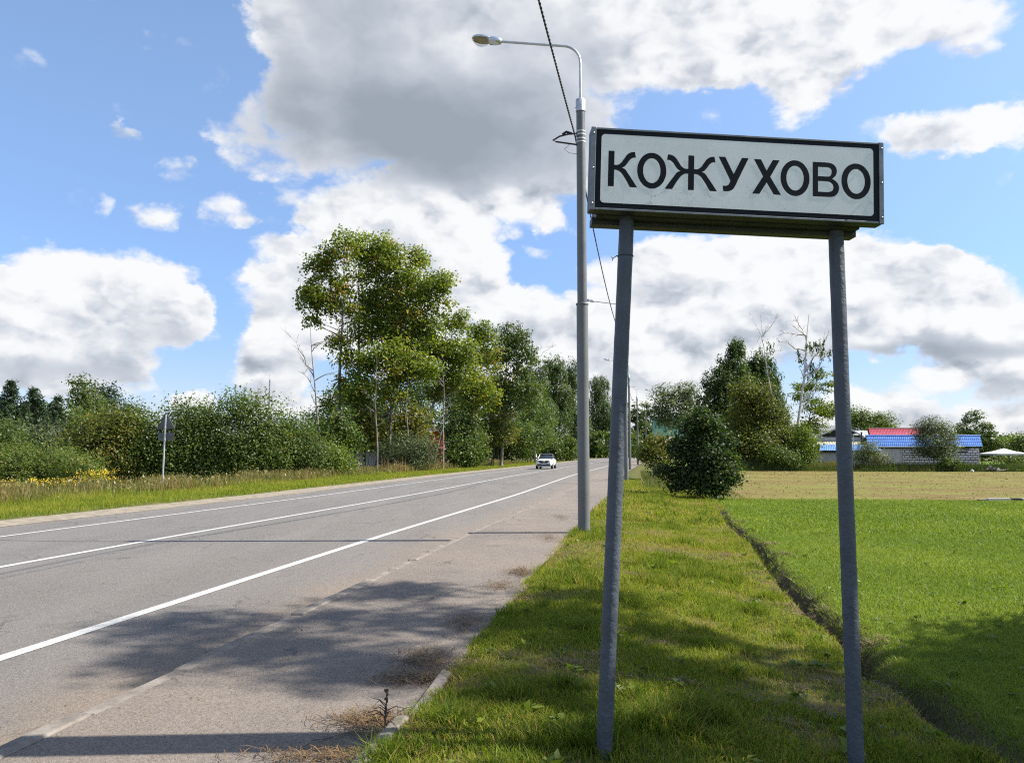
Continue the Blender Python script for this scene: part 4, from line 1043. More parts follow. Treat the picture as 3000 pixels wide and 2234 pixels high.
def pine(label, xd, Y, ytop, ybot, w, tb=.45):
    b = gY(xd, Y); root = thing('pine_tree', label, 'tree', b, 0, G5); ht = at(xd * D, ytop * D, Y).z - b.z; k = D / FP * Y
    Cs = []; ts = []; ax_ = []; mb = MB(); mb.tube([(0, 0, -.2), (0, 0, ht * .5), (0, 0, ht * .97)], [.16, .10, .02], 6, cap=False)
    nl = int(ht / .42)
    for i in range(nl):
        f = i / nl; z = ht * (.12 + .88 * f); R = w * k * (1 - f) ** 1.05 * (1 if i % 2 else .82) + .10
        for j in range(7):
            a = random.uniform(0, 2 * PI); r = R * random.uniform(.7, 1.1); tip = Vector((r * math.cos(a), r * math.sin(a), z + r * .28))
            mb.tube([(0, 0, z - .1), tip * .5 + Vector((0, 0, z * .5 - .03)), tip], [.03, .02, .008], 3, cap=False)
            n = int(20 + 26 * r); s = rng.uniform(.25, 1.08, n)[:, None]; o = np.array([0, 0, z])
            P = o + (np.array(tip) - o) * s + rng.normal(size=(n, 3)) * .17 * (1.2 - s * .5); Cs.append(P); ts.append(np.full(n, tb + random.gauss(0, .12)) + rng.normal(size=n) * .12)
            ax_.append(np.tile(unit((np.array(tip) - o)[None] + np.array([[0, 0, .4 * r]])), (n, 1)))
    C = np.concatenate(Cs); V, F, t = leaf_quads(C, .30, np.concatenate(ts), None, .2, .16, axis=np.concatenate(ax_))
    cr = raw_mesh('crown', V, F, M['needle'], root, {'tint': t}); cr['kind'] = 'stuff'; mb.build('trunk', M['bark'], root)


pine('pine at the far left edge with a pointed top', 18, 70, 822, 1000, 96)
pine('second pine from the left edge, blunt twin-tipped top', 72, 72, 838, 1000, 92)
pine('third pine from the left edge, half hidden by the bush with orange leaves', 122, 76, 856, 1000, 86, .55)
pine('broad pine cut off by the left edge of the view', -40, 72, 845, 1000, 76)
plant('birch_tree', 'wind-swept light birch rising behind the pines', 'tree', gY(180, 92), [(178, 830, 26, 20), (185, 860, 34, 28), (165, 885, 30, 28), (200, 890, 34, 30)], 92, BIR, leaf=.30, cover=1.1, r0=.14, tbase=.55, twig=.4, per=16)
plant('pine_tree', 'dark round-topped pine right of the wind-swept birch', 'tree', gY(232, 96), [(226, 850, 24, 20), (232, 880, 34, 28), (215, 905, 34, 26), (250, 905, 28, 26)], 96, (M['needle'], M['bark']), leaf=.36, cover=1.3, r0=.16, wid=.2, per=26, group=G5)
plant('birch_tree', 'small pale tree behind the bush with orange leaves', 'tree', gY(283, 88), [(285, 890, 24, 22), (290, 920, 32, 30)], 88, BIR, leaf=.28, cover=1.0, r0=.1)
plant('bush', 'dark green thicket filling the gap behind the pines', 'bush', gY(95, 84), [(20, 905, 60, 36), (90, 905, 60, 36), (150, 915, 50, 34), (60, 950, 90, 40)], 84, DRK, leaf=.3, cover=1.3, tbase=.4, tsd=.08, trunks=((0, 0), (2, .5), (-2, -.5)), r0=.07)
plant('bush', 'grey-green bush in front of the pines', 'bush', gY(75, 62), [(40, 935, 50, 34), (100, 945, 50, 36), (70, 970, 70, 34)], 62, (M['leaf_willow'], M['bark']), leaf=.22, cover=1.2, tbase=.2, **kb)
plant('bush', 'dull olive bush at the extreme left behind the low scrub', 'bush', gY(-30, 56), [(-30, 930, 60, 44), (20, 965, 50, 40)], 56, SCR, leaf=.2, cover=1.2, tbase=.3, **kb)

# ------------------------------------------------------------------ right-hand side trees
ht_ = dict(trunks=((0, 0), (.3, .25), (-.3, -.25)), r0=.045, limbs=34, per=16)
plant('bush', 'dark glossy round bush on the grass bank beside the drain', 'bush', gY(1532, 31.5),
      [(1518, 902, 15, 18), (1496, 925, 18, 20), (1540, 922, 26, 20), (1518, 950, 34, 26), (1466, 962, 20, 15), (1572, 958, 20, 16), (1482, 985, 26, 22), (1535, 988, 44, 30), (1582, 1000, 20, 15), (1444, 1020, 26, 12), (1496, 1030, 44, 26), (1556, 1030, 34, 28), (1588, 1034, 12, 14), (1470, 1048, 26, 10), (1540, 1062, 38, 10)], 31.5,
      (M['leaf_glossy'], M['bark']), leaf=.125, cover=2.9, wid=.34, twig=.20, tbase=.40, yellow=.05, up=.3, shoots=34, tcl=.12, shell=.36, **ht_)
plant('bush', 'shrub with orange-tipped leaves left behind the dark glossy bush', 'bush', gY(1425, 47), [(1415, 965, 26, 24), (1440, 970, 26, 26), (1425, 995, 30, 18), (1400, 985, 18, 16)], 47, (M['leaf_autumn'], M['bark']), leaf=.16, cover=1.5, tbase=.35, trunks=((0, 0), (.3, .2)), r0=.03, limbs=20)
plant('willow_tree', 'silvery willow behind the green billboard', 'tree', gY(1462, 140), [(1440, 862, 34, 30), (1485, 860, 32, 32), (1460, 895, 48, 34), (1500, 900, 30, 30), (1425, 900, 20, 26)], 140, (M['leaf_willow'], M['bark']), leaf=.48, cover=1.2, wid=.2, r0=.25, trunks=((0, 0), (1.2, .8)), tbase=.5)
kw3 = dict(leaf=.34, cover=2.0, limbs=26, twig=.42, droop=.45, wid=.24, r0=.22, group='birches behind the dark bush')
plant('birch_tree', 'tall weeping birch with the highest green top right of the silvery willow', 'tree', gY(1590, 104), [(1598, 752, 20, 24), (1585, 785, 32, 32), (1560, 825, 42, 38), (1600, 830, 40, 40), (1545, 870, 40, 44), (1590, 885, 48, 46), (1550, 930, 46, 50), (1600, 940, 46, 46), (1570, 980, 60, 30)], 104, BIR, tbase=.36, **kw3)
plant('birch_tree', 'full birch right of the tallest weeping birch, behind the yellowing tree', 'tree', gY(1648, 108), [(1640, 785, 28, 28), (1660, 825, 36, 40), (1672, 880, 38, 46), (1640, 930, 44, 50), (1690, 930, 34, 50), (1620, 820, 34, 40)], 108, BIR, tbase=.4, **kw3)
plant('lime_tree', 'yellowing tree before the birches, rusty in its crown', 'tree', gY(1645, 92), [(1608, 848, 28, 26), (1640, 862, 40, 36), (1615, 905, 44, 42), (1665, 910, 44, 44), (1640, 960, 62, 40), (1595, 965, 36, 34), (1688, 960, 30, 40), (1645, 990, 50, 24)], 92, (M['leaf_autumn'], M['bark']), leaf=.26, cover=1.7, tbase=.30, tcl=.16, yellow=.04, r0=.15, per=24)
# dying birch with bare crown
root, P = bare_tree('birch_tree', 'dying white-barked birch with bare limbs and few hanging leaves', gY(1714, 93), [(1724, 690), (1755, 680), (1707, 700), (1748, 760), (1790, 735), (1780, 780), (1775, 820), (1745, 730), (1690, 740), (1765, 850), (1735, 800), (1795, 760), (1700, 720)], .25, M['bark_birch'], 93, None, 9)
C, o, t, cc = crown_cloud([(np.array(at(x * D, y * D, 93)) - np.array(root.location), (rx * .055, .8, ry * .055)) for x, y, rx, ry in ((1765, 745, 26, 16), (1790, 760, 20, 18), (1755, 790, 26, 20), (1735, 770, 16, 16), (1775, 800, 16, 14))], 900, .16, 16, .5)
V, F, t = leaf_quads(C, .30, t - .2, o, .1, .2, axis=np.array([[0, 0, -1.0]])); cr = raw_mesh('crown', V, F, M['leaf_birch'], root, {'tint': t}); cr['kind'] = 'stuff'
root, P = bare_tree('birch_tree', 'thin dying birch leaning left of the white-barked one', gY(1692, 96), [(1665, 700), (1628, 690), (1645, 680), (1680, 690), (1640, 740), (1690, 760), (1662, 760)], .17, M['bark_birch'], 96, None, 6)
C, o, t, cc = crown_cloud([(np.array(at(x * D, y * D, 96)) - np.array(root.location), (rx * .055, .7, ry * .055)) for x, y, rx, ry in ((1668, 745, 14, 14), (1648, 752, 10, 8), (1672, 790, 16, 18), (1680, 820, 14, 20))], 420, .16, 16, .5)
V, F, t = leaf_quads(C, .28, t - .2, o, .1, .2, axis=np.array([[0, 0, -1.0]])); cr = raw_mesh('crown', V, F, M['leaf_birch'], root, {'tint': t}); cr['kind'] = 'stuff'
plant('maple_tree', 'bright yellow-green tree behind the right sign post, layered branches', 'tree', gY(1735, 99), [(1778, 812, 30, 12), (1750, 838, 34, 14), (1795, 835, 24, 14), (1730, 860, 24, 14), (1770, 882, 40, 22), (1795, 888, 26, 18), (1760, 920, 30, 26)], 99, (M['leaf_lime'], M['bark']), leaf=.26, cover=1.1, tbase=.55, r0=.13, flat=.4)
plant('bush', 'lime green bush at the foot of the white-barked birch', 'bush', gY(1742, 90), [(1735, 935, 26, 24), (1745, 960, 34, 28), (1725, 985, 34, 22), (1752, 988, 22, 16)], 90, (M['leaf_lime'], M['bark']), leaf=.22, cover=1.3, tbase=.3, trunks=((0, 0), (.4, .3)), r0=.05)
plant('bush', 'dark low bush left of the house with the dark gable', 'bush', gY(1690, 88), [(1680, 985, 30, 18), (1712, 992, 26, 16)], 88, DRK, leaf=.2, cover=1.3, trunks=((0, 0),), r0=.04)
plant('willow_tree', 'broad dome-shaped willow behind the house roofs', 'tree', gY(1888, 128), [(1885, 908, 40, 22), (1918, 915, 28, 18), (1855, 905, 24, 26), (1900, 925, 46, 14), (1840, 915, 20, 26)], 128, (M['leaf_scrub'], M['bark']), leaf=.36, cover=1.1, wid=.2, r0=.2, trunks=((0, 0), (1.2, 1)), tbase=.5)
plant('willow_tree', 'airy young willow standing before the blue-roofed shed', 'tree', gY(2028, 89.5), [(2020, 920, 26, 20), (2045, 935, 24, 26), (2000, 935, 22, 26), (2025, 955, 44, 30), (2055, 965, 22, 28), (2005, 975, 30, 18), (2035, 985, 30, 14)], 89.5, (M['leaf_willow'], M['bark']), leaf=.21, cover=.95, wid=.17, trunks=((0, 0), (.5, .4), (-.5, -.4), (1.0, .5)), r0=.05, limbs=40, tbase=.32, twig=.38)
plant('apple_tree', 'dark spiky-branched fruit tree behind the right end of the blue roof', 'tree', gY(2112, 104), [(2095, 910, 10, 18), (2110, 900, 7, 18), (2122, 905, 8, 20), (2085, 930, 22, 12), (2130, 925, 22, 14), (2105, 938, 32, 14), (2145, 942, 14, 8), (2140, 955, 24, 16)], 104, (M['leaf_dark'], M['bark']), leaf=.24, cover=1.1, r0=.16, tbase=.25, limbs=40, first=.15, twig=.28)
G6 = 'bushes round the canopy'
plant('bush', 'dark bush behind the white canopy', 'bush', gY(2165, 104), [(2160, 965, 30, 18), (2140, 985, 26, 18), (2185, 975, 24, 22)], 104, DRK, leaf=.28, cover=1.2, r0=.06, group=G6)
plant('bush', 'tall dark bush at the right edge behind the canopy', 'bush', gY(2212, 100), [(2205, 955, 22, 20), (2225, 965, 30, 26), (2215, 985, 30, 18)], 100, DRK, leaf=.28, cover=1.2, r0=.07, group=G6)
plant('bush', 'green creeper-like bush under the right side of the canopy', 'bush', gY(2190, 96), [(2185, 995, 26, 10), (2215, 995, 20, 12)], 96, SCR, leaf=.2, cover=1.2, r0=.03, group=G6)
plant('bush', 'pale willow bush at the low blue lean-to roof', 'bush', gY(1880, 89), [(1880, 975, 24, 22), (1865, 993, 26, 16), (1905, 995, 26, 14)], 89, (M['leaf_willow'], M['bark']), leaf=.18, cover=1.3, wid=.2, tbase=.6, r0=.03)
plant('bush', 'dark low bush at the foot of the young willow', 'bush', gY(2060, 88), [(2060, 1000, 22, 10), (2045, 1004, 14, 8)], 88, DRK, leaf=.18, cover=1.3, r0=.03)
# trees closing the road at its far end
G7 = 'trees closing the far end of the road'
for xd, yd, rx, ry, Y, lab, mt in ((1345, 900, 22, 44, 345, 'far tree partly behind the left sign post', DRK), (1378, 915, 22, 46, 350, 'far dark tree between the third and fourth lamps', DRK), (1398, 905, 14, 40, 355, 'slim far tree left of the billboard', (M['leaf_birch'], M['bark'])),
                                   (1365, 955, 26, 30, 338, 'low far tree where the road vanishes', SCR), (1408, 950, 18, 36, 348, 'low far tree beside the billboard post', DRK)):
    plant('roadside_tree', lab, 'tree', gY(xd, Y), [(xd, yd - ry * .4, rx * .8, ry * .6), (xd + 4, yd, rx, ry * .7), (xd - 4, yd + ry * .5, rx, ry * .6)], Y, mt, leaf=.9, cover=1.2, r0=.4, group=G7, limbs=10)

# ------------------------------------------------------------------ trees just outside the view on the right that shade the foreground
def shade_tree(label, base, spots, mt, leaf=.16, r0=.2):
    """spots: (x, y ground target, X of the clump, radius, leaves)"""
    root = thing('roadside_tree', label, 'tree', base, 0, 'trees standing beside the viewpoint'); B = Vector(base); Cs = []; ts = []; os_ = []; ccs = []
    for gx, gy, X, r, n in spots:
        t_ = (X - gx) / SUN.x; c = Vector((gx, gy, 0)) + SUN * t_ - B
        C, o, t, cc = crown_cloud([(np.array(c), (r, r, r * .8))], n, r * .3, 16); Cs.append(C); os_.append(o); ts.append(t); ccs += list(cc[:6])
    V, F, t = leaf_quads(np.concatenate(Cs), leaf, np.concatenate(ts), np.concatenate(os_)); cr = raw_mesh('crown', V, F, mt[0], root, {'tint': t}); cr['kind'] = 'stuff'
    mb = MB(); top = max((Vector(c) for c in ccs), key=lambda v: v.z); branchy(mb, (0, 0, 0), (0, 0, top.z * .95), r0, ccs, limbs=len(ccs)); mb.build('trunk', mt[1], root)


shade_tree('tall loose birch just beyond the right edge of the view', (11.3, 7.5, -.1),
           [(-3.2, 8.2, 11.6, .75, 620), (-2.2, 6.6, 11.4, .7, 640), (-1.6, 9.2, 11.2, .7, 560), (-.6, 7.6, 11.0, .8, 760), (-1.2, 6.0, 11.2, .6, 520), (-2.9, 7.0, 11.8, .5, 330), (.4, 8.8, 10.9, .6, 460), (.4, 6.7, 10.9, .65, 620), (1.5, 7.4, 10.8, .5, 330), (-.2, 5.5, 11.0, .45, 320), (-1.9, 7.8, 11.5, .4, 260), (.9, 6.0, 10.8, .5, 330), (.3, 7.9, 10.9, .5, 330), (2.3, 6.6, 10.7, .4, 200)], BIR, r0=.17)
shade_tree('dense lime tree beyond the lower right corner of the view', (10.6, 3.6, -.1),
           [(5.6, 6.9, 10.2, 1.15, 2400), (4.7, 5.6, 10.2, 1.1, 2400), (3.6, 5.0, 10.2, .85, 1500), (2.6, 4.4, 10.2, .75, 1200), (3.8, 3.6, 10.3, 1.3, 2400), (1.5, 3.8, 10.4, .7, 900), (.6, 3.5, 10.4, .7, 800), (5.8, 5.0, 10.2, 1.2, 2000), (2.2, 5.3, 10.3, .5, 460), (1.7, 2.9, 10.4, 1.0, 1200), (6.8, 6.5, 10.4, 1.0, 1500), (1.3, 5.0, 10.5, .42, 340), (.5, 4.4, 10.6, .40, 300), (1.9, 4.6, 10.3, .45, 420), (.2, 5.2, 10.6, .3, 160), (6.4, 8.4, 10.6, .8, 1200), (2.7, 4.9, 10.2, .8, 1700), (1.7, 5.6, 10.3, .55, 700), (1.2, 6.1, 10.4, .38, 300), (3.3, 6.0, 10.1, .75, 1500), (4.3, 6.9, 10.1, .85, 1700), (5.4, 7.9, 10.3, .85, 1600), (4.6, 4.4, 10.2, 1.1, 1800), (2.9, 4.0, 10.2, .7, 900)], DRK, r0=.22)

# ------------------------------------------------------------------ small structures and objects
def txt(name, s, size, m, parent, loc, bold=0.0):
    cu = bpy.data.curves.new(name, 'FONT'); cu.body = s; cu.size = size; cu.offset = bold
    t = bpy.data.objects.new(name, cu); COL.objects.link(t)
    me = bpy.data.meshes.new_from_object(t.evaluated_get(bpy.context.evaluated_depsgraph_get()))
    bpy.data.objects.remove(t); bpy.data.curves.remove(cu)
    me.transform(Matrix.Rotation(PI / 2, 4, 'X')); me.materials.clear(); me.materials.append(m)
    o = bpy.data.objects.new(name, me); COL.objects.link(o); o.parent = parent; o.location = loc; return o


# warning sign seen from behind, on the left verge
SY = 36.0
sb = gY(358, SY); sgn = thing('road_sign', 'back of a triangular warning sign with a small plate on a grey post', 'road sign', sb, math.radians(-7))
kS = FP / SY
hz = lambda y: at(484, y, SY).z - sb.z
tz1, tz0 = hz(1209), hz(1254); tw = .42
mb = MB(); mb.tube([(0, 0, -.3), (.0, 0, 1.2), (.03, 0, hz(1213))], .038, 12); mb.build('post', M['galv'], sgn)
mb = MB(); mb.prism([(-tw, tz0 + .02), (-tw + .03, tz0 - .03), (tw - .03, tz0 - .03), (tw, tz0 + .02), (.04, tz1), (-.04, tz1)], 0, .006, Matrix.Translation((.03, .05, 0)) @ Matrix.Rotation(PI / 2, 4, 'X')); plate = mb.build('triangle_plate', plain('sign_back', (.13, .14, .145), .5, metal=.4, var=.2, scale=3, dirt=.5), sgn)
rim = MB()
tri = [(-tw, tz0 - .0), (tw, tz0 - .0), (0, tz1 + .01)]
for i in range(3):
    a, b = tri[i], tri[(i + 1) % 3]; rim.tube([(a[0] + .03, .04, a[1]), (b[0] + .03, .04, b[1])], .009, 6)
rim.build('rim', plate.data.materials[0], plate)
mb = MB(); mb.box((.03, .03, tz0 + .10), (.62, .025, .035)); mb.box((.03, .03, tz0 + .02), (.72, .025, .03)); mb.build('stiffener', plate.data.materials[0], plate)
pz1, pz0 = hz(1267), hz(1290)
mb = MB(); mb.prism(rrect(-.37, pz0, .40, pz1, .05), 0, .006, Matrix.Translation((.03, .05, 0)) @ Matrix.Rotation(PI / 2, 4, 'X')); pl2 = mb.build('lower_plate', plate.data.materials[0], sgn)
mb = MB(); mb.box((.05, .03, (pz0 + pz1) / 2), (.66, .02, .025)); mb.build('stiffener', plate.data.materials[0], pl2)
for z in (pz1 - .04, pz0 + .03, tz0 + .03): mb = MB(); mb.tube([(.03, 0, z - .02), (.03, 0, z + .02)], .048, 10); mb.build('clamp', M['galv'], sgn)

# billboard
BY = 150.0
p0, p1 = at(1911, 1222, BY), at(1911, 1275, BY); bw = 7.0; bh = p0.z - p1.z
bil = thing('billboard', 'pale green roadside billboard with dark lettering, mostly hidden by the dark bush', 'billboard', (p0.x, BY, float(height(np.array([p0.x]), np.array([BY]))[0])))
hz0 = p1.z - bil.location.z
pan = MB(); pan.box((bw / 2, 0, hz0 + bh / 2), (bw, .18, bh)); pan = pan.build('panel', plain('mint_vinyl', (.30, .52, .46), .5, var=.06, scale=1.0), bil)
fr = MB()
for c, s_ in (((bw / 2, 0, hz0 - .05), (bw + .2, .26, .1)), ((bw / 2, 0, hz0 + bh + .05), (bw + .2, .26, .1)), ((-.05, 0, hz0 + bh / 2), (.1, .26, bh)), ((bw + .05, 0, hz0 + bh / 2), (.1, .26, bh))): fr.box(c, s_)
fr.build('frame', plain('billboard_frame', (.16, .22, .21), .6), bil)
mb = MB(); mb.tube([(2.9, .1, -.5), (2.9, .1, hz0)], .2, 12); mb.build('column', M['lamp_grey'], bil)
ink = plain('dark_ink', (.02, .03, .035), .5)
kb_ = bw / 7.0
txt('lettering', 'ТАТЬЯНА', .55, ink, pan, (.35, -.095, hz0 + bh * .76), .012)
txt('lettering', 'СЕРДЮ', .92, ink, pan, (.35, -.095, hz0 + bh * .53), .02)
mb = MB(); mb.box((2.6, -.096, hz0 + bh * .44), (4.4, .006, .05)); mb.build('rule_line', ink, pan)
txt('lettering', '30', .70, ink, pan, (2.0, -.095, hz0 + bh * .17), .015)

# ---- car
CYD = 86.0
cpos = Vector((float((1600 - CX) / FP * CYD), CYD, 0.004))
car = thing('car', 'white crossover car with a dark roof driving towards the viewer', 'car', cpos, -math.atan(SLOPE))
W_ = plain('white_car_paint', (.78, .78, .77), .22, var=.02, spec=.6); K_ = plain('black_car_trim', (.018, .018, .02), .35, var=.1); GL_ = plain('tinted_glass', (.02, .026, .03), .06, var=.05, spec=.8); HL_ = plain('headlamp', (.55, .60, .66), .12, metal=.4)


def csec(y, w, zb, zt, n=16, sq=4.0):
    zc, hh = (zb + zt) / 2, (zt - zb) / 2; r = []
    for k in range(n):
        a = 2 * PI * (k + .5) / n; c_, s_ = math.cos(a), math.sin(a); f = (abs(c_) ** sq + abs(s_) ** sq) ** (-1 / sq); r.append(Vector((w * c_ * f, y, zc + hh * s_ * f)))
    return r


mb = MB(); mb.loft([csec(-2.16, .70, .32, .88), csec(-2.08, .82, .25, .97), csec(-1.85, .89, .24, 1.03), csec(-1.1, .905, .24, 1.08), csec(-.6, .905, .22, 1.10), csec(1.2, .905, .22, 1.12), csec(1.85, .88, .26, 1.10), csec(2.12, .78, .36, 1.0), csec(2.17, .6, .45, .85)]); body = mb.build('body', W_, car)
mb = MB(); mb.loft([csec(-1.02, .82, 1.02, 1.06, sq=3), csec(-.60, .80, 1.0, 1.34, sq=3), csec(-.15, .74, 1.0, 1.56, sq=3), csec(.9, .73, 1.0, 1.60, sq=3), csec(1.6, .66, 1.05, 1.42), csec(2.0, .68, 1.05, 1.12)]); mb.build('cabin_glass', GL_, car)
mb = MB(); mb.loft([csec(-.28, .60, 1.51, 1.56, sq=2.4), csec(.1, .68, 1.54, 1.635, sq=2.4), csec(.9, .68, 1.55, 1.65, sq=2.4), csec(1.7, .56, 1.42, 1.47)]); mb.build('roof', K_, car)
for s in (-1, 1):
    mb = MB(); mb.tube([(s * .80, -.95, 1.08), (s * .665, -.18, 1.54), (s * .66, .9, 1.55), (s * .72, 1.85, 1.14)], .03, 6); mb.build('roof_pillar', K_ if s > 0 else W_, car)
    mb = MB(); mb.loft([[Vector((s * x, y, z)) for x, y, z in r] for r in ([(.52, -2.175, .86), (.46, -2.18, .76), (.48, -2.12, .76), (.54, -2.12, .87)], [(.86, -1.92, 1.0), (.875, -2.02, .84), (.90, -1.84, .84), (.885, -1.78, 1.0)])], smooth=False); mb.build('headlight', HL_, car)
    mb = MB(); mb.box((s * 1.0, -.55, 1.14), (.2, .12, .15)); mb.build('wing_mirror', K_, car, bevel=.03)
    mb = MB(); mb.tube([(s * .68, -2.155, .43), (s * .68, -2.10, .43)], .06, 10); mb.build('fog_light', HL_, car)
    for yw in (-1.35, 1.32):
        mb = MB(); mb.tube([(s * .70, yw, .34), (s * .72, yw, .34), (s * .90, yw, .34), (s * .915, yw, .34)], [.30, .34, .34, .30], 20); wl = mb.build('wheel', M['rubber'], car)
        mb = MB(); mb.tube([(s * .88, yw, .34), (s * .925, yw, .34)], [.22, .20], 12)
        mb.build('rim', M['silver'], wl)
        mb = MB(); mb.tube([(s * .80, yw, .36), (s * .912, yw, .36)], [.405, .405], 20); mb.build('wheel_arch', K_, car)
mb = MB(); mb.prism([(-.66, .88), (-.36, .62), (.36, .62), (.66, .88), (.3, .90), (0, .86), (-.3, .90)], 0, .03, Matrix.Translation((0, -2.155, 0)) @ Matrix.Rotation(PI / 2, 4, 'X')); gr = mb.build('grille', K_, car)
mb = MB()
q = [Vector((0, -2.205, .87)), Vector((.075, -2.205, .755)), Vector((0, -2.205, .64)), Vector((-.075, -2.205, .755))]
for i in range(4): mb.tube([q[i], q[(i + 1) % 4]], .020, 5)
mb.build('emblem', M['silver'], gr)
mb = MB(); mb.box((0, -2.15, .43), (1.36, .07, .22)); mb.build('lower_grille', K_, car, bevel=.03)
mb = MB(); mb.box((0, -2.185, .545), (.52, .02, .112)); mb.build('licence_plate', plain('plate_white', (.6, .6, .58), .5), car)
mb = MB(); mb.box((0, -2.13, .285), (1.3, .10, .06)); mb.build('skid_plate', M['silver'], car)

# ---- houses and sheds across the field
ROOFB = plain('blue_metal_tiles', (.060, .150, .40), .38, var=.12, scale=1.5, spec=.5)
ROOFB2 = plain('faded_blue_sheet', (.085, .20, .46), .45, var=.2, scale=.8)
ROOFR = plain('red_metal_tiles', (.38, .055, .085), .45, var=.1, scale=1.5)
SLATE = plain('asbestos_slate', (.30, .30, .28), .9, var=.2, scale=1.0, dirt=.4)
DARKW = plain('dark_planks', (.035, .030, .027), .85, var=.3, scale=4.0)
PLAST = plain('grey_render', (.62, .61, .61), .9, var=.1, scale=1.0, dirt=.3)
BLOCK = plain('aerated_block', (.74, .71, .72), .95, var=.12, scale=2.2, bump=.3, dirt=.25, dirtcol=(.22, .21, .21))
MORT = plain('dark_mortar', (.03, .029, .029), .95)
WHT = plain('white_boards', (.55, .55, .53), .7, var=.08, dirt=.3)


def corrugated(a, b, c, d, n, amp, steps=0):
    """sheet with ribs running from edge a-b (top) to d-c (bottom); steps makes tile courses"""
    a, b, c, d = map(Vector, (a, b, c, d)); nrm = (b - a).cross(d - a).normalized()
    if nrm.z < 0: nrm = -nrm
    N_ = n * 4; rows = max(1, steps); mb = MB(); vs = []
    for r in range(rows):
        for e in (0, 1):
            f = (r + e) / rows
            for i in range(N_ + 1):
                g = i / N_; p = a.lerp(b, g).lerp(d.lerp(c, g), f) + nrm * (amp * (.5 + .5 * math.cos(2 * PI * g * n)) + (.045 * e if steps else 0)); vs.append(p)
    w = N_ + 1; fs = []
    for r in range(rows):
        o = r * 2 * w
        fs += [(o + i, o + i + 1, o + w + i + 1, o + w + i) for i in range(N_)]
        if r + 1 < rows: fs += [(o + w + i, o + w + i + 1, o + 2 * w + i + 1, o + 2 * w + i) for i in range(N_)]
    mb.add(vs, fs, False); return mb


HY = 95.0
sh0 = at(2577, 1372, HY); gz_ = -.40
shed = thing('shed', 'long block-built shed with a bright blue tiled roof', 'shed', (sh0.x, HY, gz_)); so = shed.location
P_ = lambda x, y, Y: at(x, y, Y) - Vector(so)
xa, xb = P_(2577, 1340, HY).x, P_(2869, 1340, HY).x; ze = P_(2869, 1310, HY).z
mb = MB(); mb.box(((xa + xb) / 2, 2.2, ze / 2 - .2), (xb - xa - .06, 4.3, ze + .4)); wl = mb.build('wall', MORT, shed)
rt0, rt1 = P_(2538, 1277, HY + 2.1), P_(2871, 1277, HY + 2.1); re0, re1 = P_(2541, 1308, HY - .45), P_(2879, 1308, HY - .45)
rt0.z = rt1.z; re0.z = re1.z
rf = corrugated(rt0, rt1, re1, re0, 58, .030, 7).build('roof', ROOFB, shed)
bk0, bk1 = rt0 + Vector((0, 2.5, -1.2)), rt1 + Vector((0, 2.5, -1.2)); corrugated(rt0, rt1, bk1, bk0, 20, .03).build('roof_slope', ROOFB, rf)
mb = MB(); mb.tube([rt0 + Vector((-.1, 0, .06)), rt1 + Vector((.1, 0, .06))], .10, 8); mb.build('ridge_cap', ROOFB, rf)
mb = MB(); mb.add([rt1 + Vector((-.12, 0, -.05)), re1 + Vector((-.12, .3, -.05)), bk1 + Vector((-.12, -.3, 0))], [(0, 1, 2)]); mb.add([rt0 + Vector((.3, 0, -.05)), re0 + Vector((.3, .3, -.05)), bk0 + Vector((.3, -.3, 0))], [(0, 1, 2)]); mb.build('gable', DARKW, shed)
mb = MB(); mb.box(((xa + xb) / 2, -.12, ze - .06), (xb - xa, .3, .12)); mb.build('eaves_board', DARKW, shed)
xm = P_(2640, 1340, HY).x
mb = MB(); mb.box(((xa + xm) / 2, .02, ze / 2 - .2), (xm - xa, .06, ze + .2)); mb.box((xm + .06, -.02, ze / 2), (.10, .1, ze)); mb.build('render_panel', PLAST, wl)
# window slot
wx0, wx1, wz1, wz0 = P_(2807, 1313, HY).x, P_(2838, 1313, HY).x, P_(0, 1313, HY).z, P_(0, 1320.5, HY).z
bh_, bl_ = .292, .585; blk = None; r = 0; zc = ze - .06 - bh_ / 2
while zc > -.15:
    x = xm + .12 - (bl_ / 2 if r % 2 else 0)
    while x < xb - .02:
        xs, xe = max(x, xm + .12), min(x + bl_, xb)
        if xe - xs > .12 and not (wx0 - .05 < (xs + xe) / 2 < wx1 + .05 and wz0 - .1 < zc < wz1 + .1):
            if blk is None:
                mb = MB(); mb.box((0, 0, 0), (1, .12, bh_ - .08)); blk = o = mb.build('block', BLOCK, wl)
            else: o = blk.copy(); COL.objects.link(o)
            o.location = ((xs + xe) / 2 + random.uniform(-.008, .008), -.022 + random.uniform(-.012, .012), zc + random.uniform(-.008, .008)); o.scale = (xe - xs - .085, 1, 1); o.rotation_euler = (0, random.uniform(-.01, .01), 0)
        x += bl_
    zc -= bh_; r += 1
win = MB(); win.box(((wx0 + wx1) / 2, -.01, (wz0 + wz1) / 2), (wx1 - wx0, .06, wz1 - wz0)); win = win.build('window', GL_, wl)
mb = MB()
for c_, s_ in ((((wx0 + wx1) / 2, -.05, wz1 + .04), (wx1 - wx0 + .14, .1, .07)), (((wx0 + wx1) / 2, -.05, wz0 - .04), (wx1 - wx0 + .14, .1, .07)), ((wx1 + .03, -.05, (wz0 + wz1) / 2), (.06, .1, wz1 - wz0)), ((wx0 - .03, -.05, (wz0 + wz1) / 2), (.06, .1, wz1 - wz0))): mb.box(c_, s_)
mb.build('frame', WHT, win)

